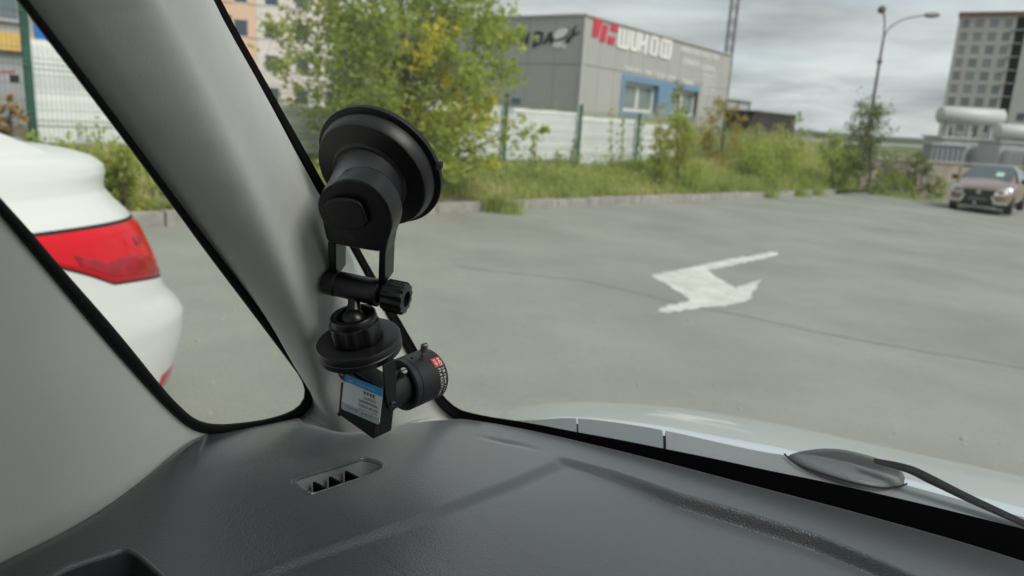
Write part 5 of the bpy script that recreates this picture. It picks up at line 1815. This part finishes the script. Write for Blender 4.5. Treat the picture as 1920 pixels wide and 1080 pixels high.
m_stg = mat("sticker_grey", (.50, .52, .54), rough=.45)
m_ink = mat("ink_dark", (.02, .025, .03), rough=.6)
m_inkw = mat("ink_pale", (.55, .65, .72), rough=.6)
def Lz(x, y): return (620 + x / 9.82, 690 + y / 9.82)
stk = flat([Lz(*p) for p in ((262, 130), (268, 108), (300, 118), (600, 240), (945, 385), (968, 402), (962, 440), (925, 780), (902, 1005), (893, 1030), (865, 1035), (560, 900), (235, 765), (203, 735), (198, 700), (225, 440))], .0002, "sticker", m_stk, camo, n=70)
flat([Lz(*p) for p in ((252, 232), (262, 130), (270, 108), (300, 118), (600, 240), (945, 385), (966, 402), (950, 532), (600, 382))], .00055, "blue_band", m_stb, stk, n=50, it=0)
flat([Lz(*p) for p in ((207, 620), (198, 700), (205, 738), (235, 765), (560, 900), (862, 1034), (893, 1028), (904, 928), (560, 775))], .00055, "grey_band", m_stg, stk, it=0)
def inkrow(x0, y0, x1, y1, h, n, mt, o=.0008):
    mm = MB()
    w = (x1 - x0) / n
    for k in range(n):
        if random.random() < .1: continue
        x = lerp(x0, x1, k / n); y = lerp(y0, y1, k / n); sl = (y1 - y0) / (x1 - x0)
        for (dx, ww, ya, yb) in random.choice([((0, .25, 0, 1), (.5, .25, 0, 1), (0, .75, .4, .6)), ((0, .25, 0, 1), (0, .7, 0, .2), (0, .7, .8, 1)), ((.25, .25, 0, 1), (0, .75, .1, .3)), ((0, .7, .15, .35), (0, .7, .6, .8), (.3, .2, 0, 1))]):
            pp = [(x + dx * w, y + ya * h + dx * w * sl), (x + (dx + ww) * w, y + ya * h + (dx + ww) * w * sl), (x + (dx + ww) * w, y + yb * h + (dx + ww) * w * sl), (x + dx * w, y + yb * h + dx * w * sl)]
            mm.prism([fp(*Lz(*p), o) for p in pp], -e3 * .0001)
    mm.build("print", mt, stk)["kind"] = "stuff"
inkrow(320, 200, 870, 415, 34, 15, m_inkw)
inkrow(605, 425, 835, 515, 58, 4, m_ink)
inkrow(525, 572, 855, 705, 22, 16, m_ink)
inkrow(515, 650, 860, 790, 22, 16, m_ink)
inkrow(300, 690, 500, 780, 40, 4, mat("ink_grey", (.2, .21, .22), rough=.6))
inkrow(560, 810, 790, 905, 44, 4, mat("ink_grey", (.2, .21, .22), rough=.6))
for ya in (602, 690, 735):
    flat([Lz(515, ya), Lz(870, ya + 140), Lz(870, ya + 146), Lz(515, ya + 6)], .0008, "print", m_ink, stk, .0001, it=0)
# maker's lettering, slanted capitals
vs, fs = text_geo("CUSITECH", 1.0)
xw = max(v[0] for v in vs)
a_, b_, c_ = fp(*Lz(592, 572), .0009), fp(*Lz(822, 660), .0009), fp(*Lz(600, 515), .0009)
mm = MB(); mm.add([a_ + (b_ - a_) * (v[0] / xw) + (c_ - a_) * (v[1] / .75) for v in vs], fs)
mm.build("print", m_ink, stk)
for px, py in ((636, 777), (706, 809)):
    MB().lathe(fp(px, py, -.0004), -e3, [(.0016, 0), (.0016, .0006), (.0006, .0008)], 14).build("corner_screw", m_mmat, camo, smooth=True)
# plug and wires at the top corner
MB().tube([fp(640, 708, .001), fp(636, 702, .004), fp(640, 694, .004), fp(648, 688, .0)], .0009, 8).build("wire", mat("wire_red", (.45, .03, .02), rough=.5), camo)
MB().tube([fp(644, 706, .001), fp(641, 699, .003), fp(646, 690, .002)], .0008, 8).build("wire", mat("wire_tan", (.35, .25, .08), rough=.5), camo)
MB().box(fp(642, 713, .0015), .004, .002, .002, (e1, e2, e3)).build("plug", mat("plug_white", (.6, .6, .58), rough=.5), camo)
# bracket: strap down the side with its screw, cross piece under the round plate
sp0 = fc + e1 * (CW / 2 + .0006)
def sp(px, py, o=0.0): return onpl(px, py, sp0 + e1 * o, e1)
MB().prism([sp(*p) for p in ((716, 684), (738, 672), (740, 700), (742, 755), (737, 768), (728, 768), (722, 748))], e1 * .0016).build("bracket", m_mmat, camo, bevel=.0004)
MB().lathe(sp(735.5, 757, .0016), e1, [(.0024, 0), (.0024, .0012), (.0018, .0016), (.0012, .0016), (.0011, .0006), (.0002, .0006)], 18).build("bracket_screw", mat("screw_dark", (.12, .12, .125), rough=.3, metal=.8), camo, smooth=True, angle=30)
ctop = fc - e2 * (CH / 2 + .002) + e3 * (CT / 2)
MB().box(ctop, CW + .003, .0016, .016, (e1, e2, e3)).build("bracket_bridge", m_mmat, camo, bevel=.0004)
# lens
la = fc + e3 * CT
lens = MB().lathe(la, e3, [(.0135, 0), (.0135, .004), (.0152, .005), (.0152, .016), (.0148, .0165), (.0148, .034)], 56)
lens.build("lens_mount", m_lens, camo, smooth=True, angle=35)
MB().lathe(la + e3 * .0048, e3, [(.0154, 0), (.0154, .0008)], 48).build("brass_ring", mat("brass", (.55, .42, .12), rough=.35, metal=.8), camo, smooth=True)
LR0 = .0208
lb_ = la + e3 * .0235
barrel = MB().lathe(lb_, e3, [(.0155, .0004), (LR0 - .0012, .0), (LR0, .0012), (LR0, .0062), (LR0 - .0004, .0066), (LR0, .007), (LR0, .0335), (LR0 - .0012, .0350), (.0165, .0352), (.016, .030)], 80)
lo = barrel.build("lens_barrel", m_lens, camo, smooth=True, angle=35)
MB().lathe(lb_ + e3 * .0305, e3, [(.016, 0), (.011, .002), (.004, .003), (.0005, .0032)], 40).build("front_glass", m_cglass, camo, smooth=True)
def cylp(th, t, o=0.0): return lb_ + e3 * t + (-e2 * math.cos(th) + e1 * math.sin(th)) * (LR0 + o)
def cyl_patch(th0, th1, t0, t1, nm, mt, o=.00015, par=None):
    return MB().grid([[cylp(lerp(th0, th1, i / 10), t, o) for t in (t0, t1)] for i in range(11)]).build(nm, mt, par or lo, smooth=True)
cyl_patch(.36, .76, .0235, .0325, "red_label", mat("label_red", (.55, .035, .03), rough=.5))
def cyl_text(txt, th0, t0, size, mt, sx=1.0):
    vs, fs = text_geo(txt, 1.0)
    mm = MB()
    mm.add([cylp(th0 + v[0] * size * sx / LR0, t0 + v[1] * size, .00035) for v in vs], fs)
    mm.build("print", mt, lo)
cyl_text("HD", .42, .0288, .0042, m_white, 1.1)
cyl_text("3MP", .40, .0246, .0036, m_white, .95)
cyl_text("2.8-12mm 1:1.4", .82, .0292, .0034, m_white)
cyl_text("F1.4 CCTV Lens", .82, .0252, .0036, m_white)
cyl_text("IR", 2.05, .0272, .0050, mat("print_red", (.4, .03, .03), rough=.5))
MB().lathe(cylp(-.05, .0115, -.0006), (-e2 * math.cos(.05) - e1 * math.sin(.05)), [(.0012, 0), (.0012, .0008)], 12).build("set_hole", m_frit, camo)
def thumb(th, t, base_r, ln, nm="thumb_screw"):
    d = (-e2 * math.cos(th) + e1 * math.sin(th)).normalized()
    b = la + e3 * t + d * base_r
    MB().lathe(b, d, [(.0013, 0), (.0013, ln * .38)], 12).build(nm, m_met, camo, smooth=True, angle=30)
    o = MB().lathe(b + d * ln * .36, d, [(lob(.0024, 16, .03), 0), (lob(.0028, 16, .04), .0005), (lob(.0028, 16, .04), ln * .6)], 64).build(nm, mat("knurl", (.20, .17, .15), rough=.35, metal=.9), camo, smooth=True, angle=30)
    MB().lathe(b + d * (ln * .96), d, [(.0026, 0), (.0024, .0006), (.0005, .0007)], 24).build("screw_top", m_met, o, smooth=True, angle=30)
    MB().box(b + d * (ln * .96 + .0008), .0048, .0007, .0004, (e3, d.cross(e3), d)).build("slot", m_frit, o)
thumb(.05, .0235 + .0215, LR0, .0105)
thumb(.52, .0125, .0150, .0135)
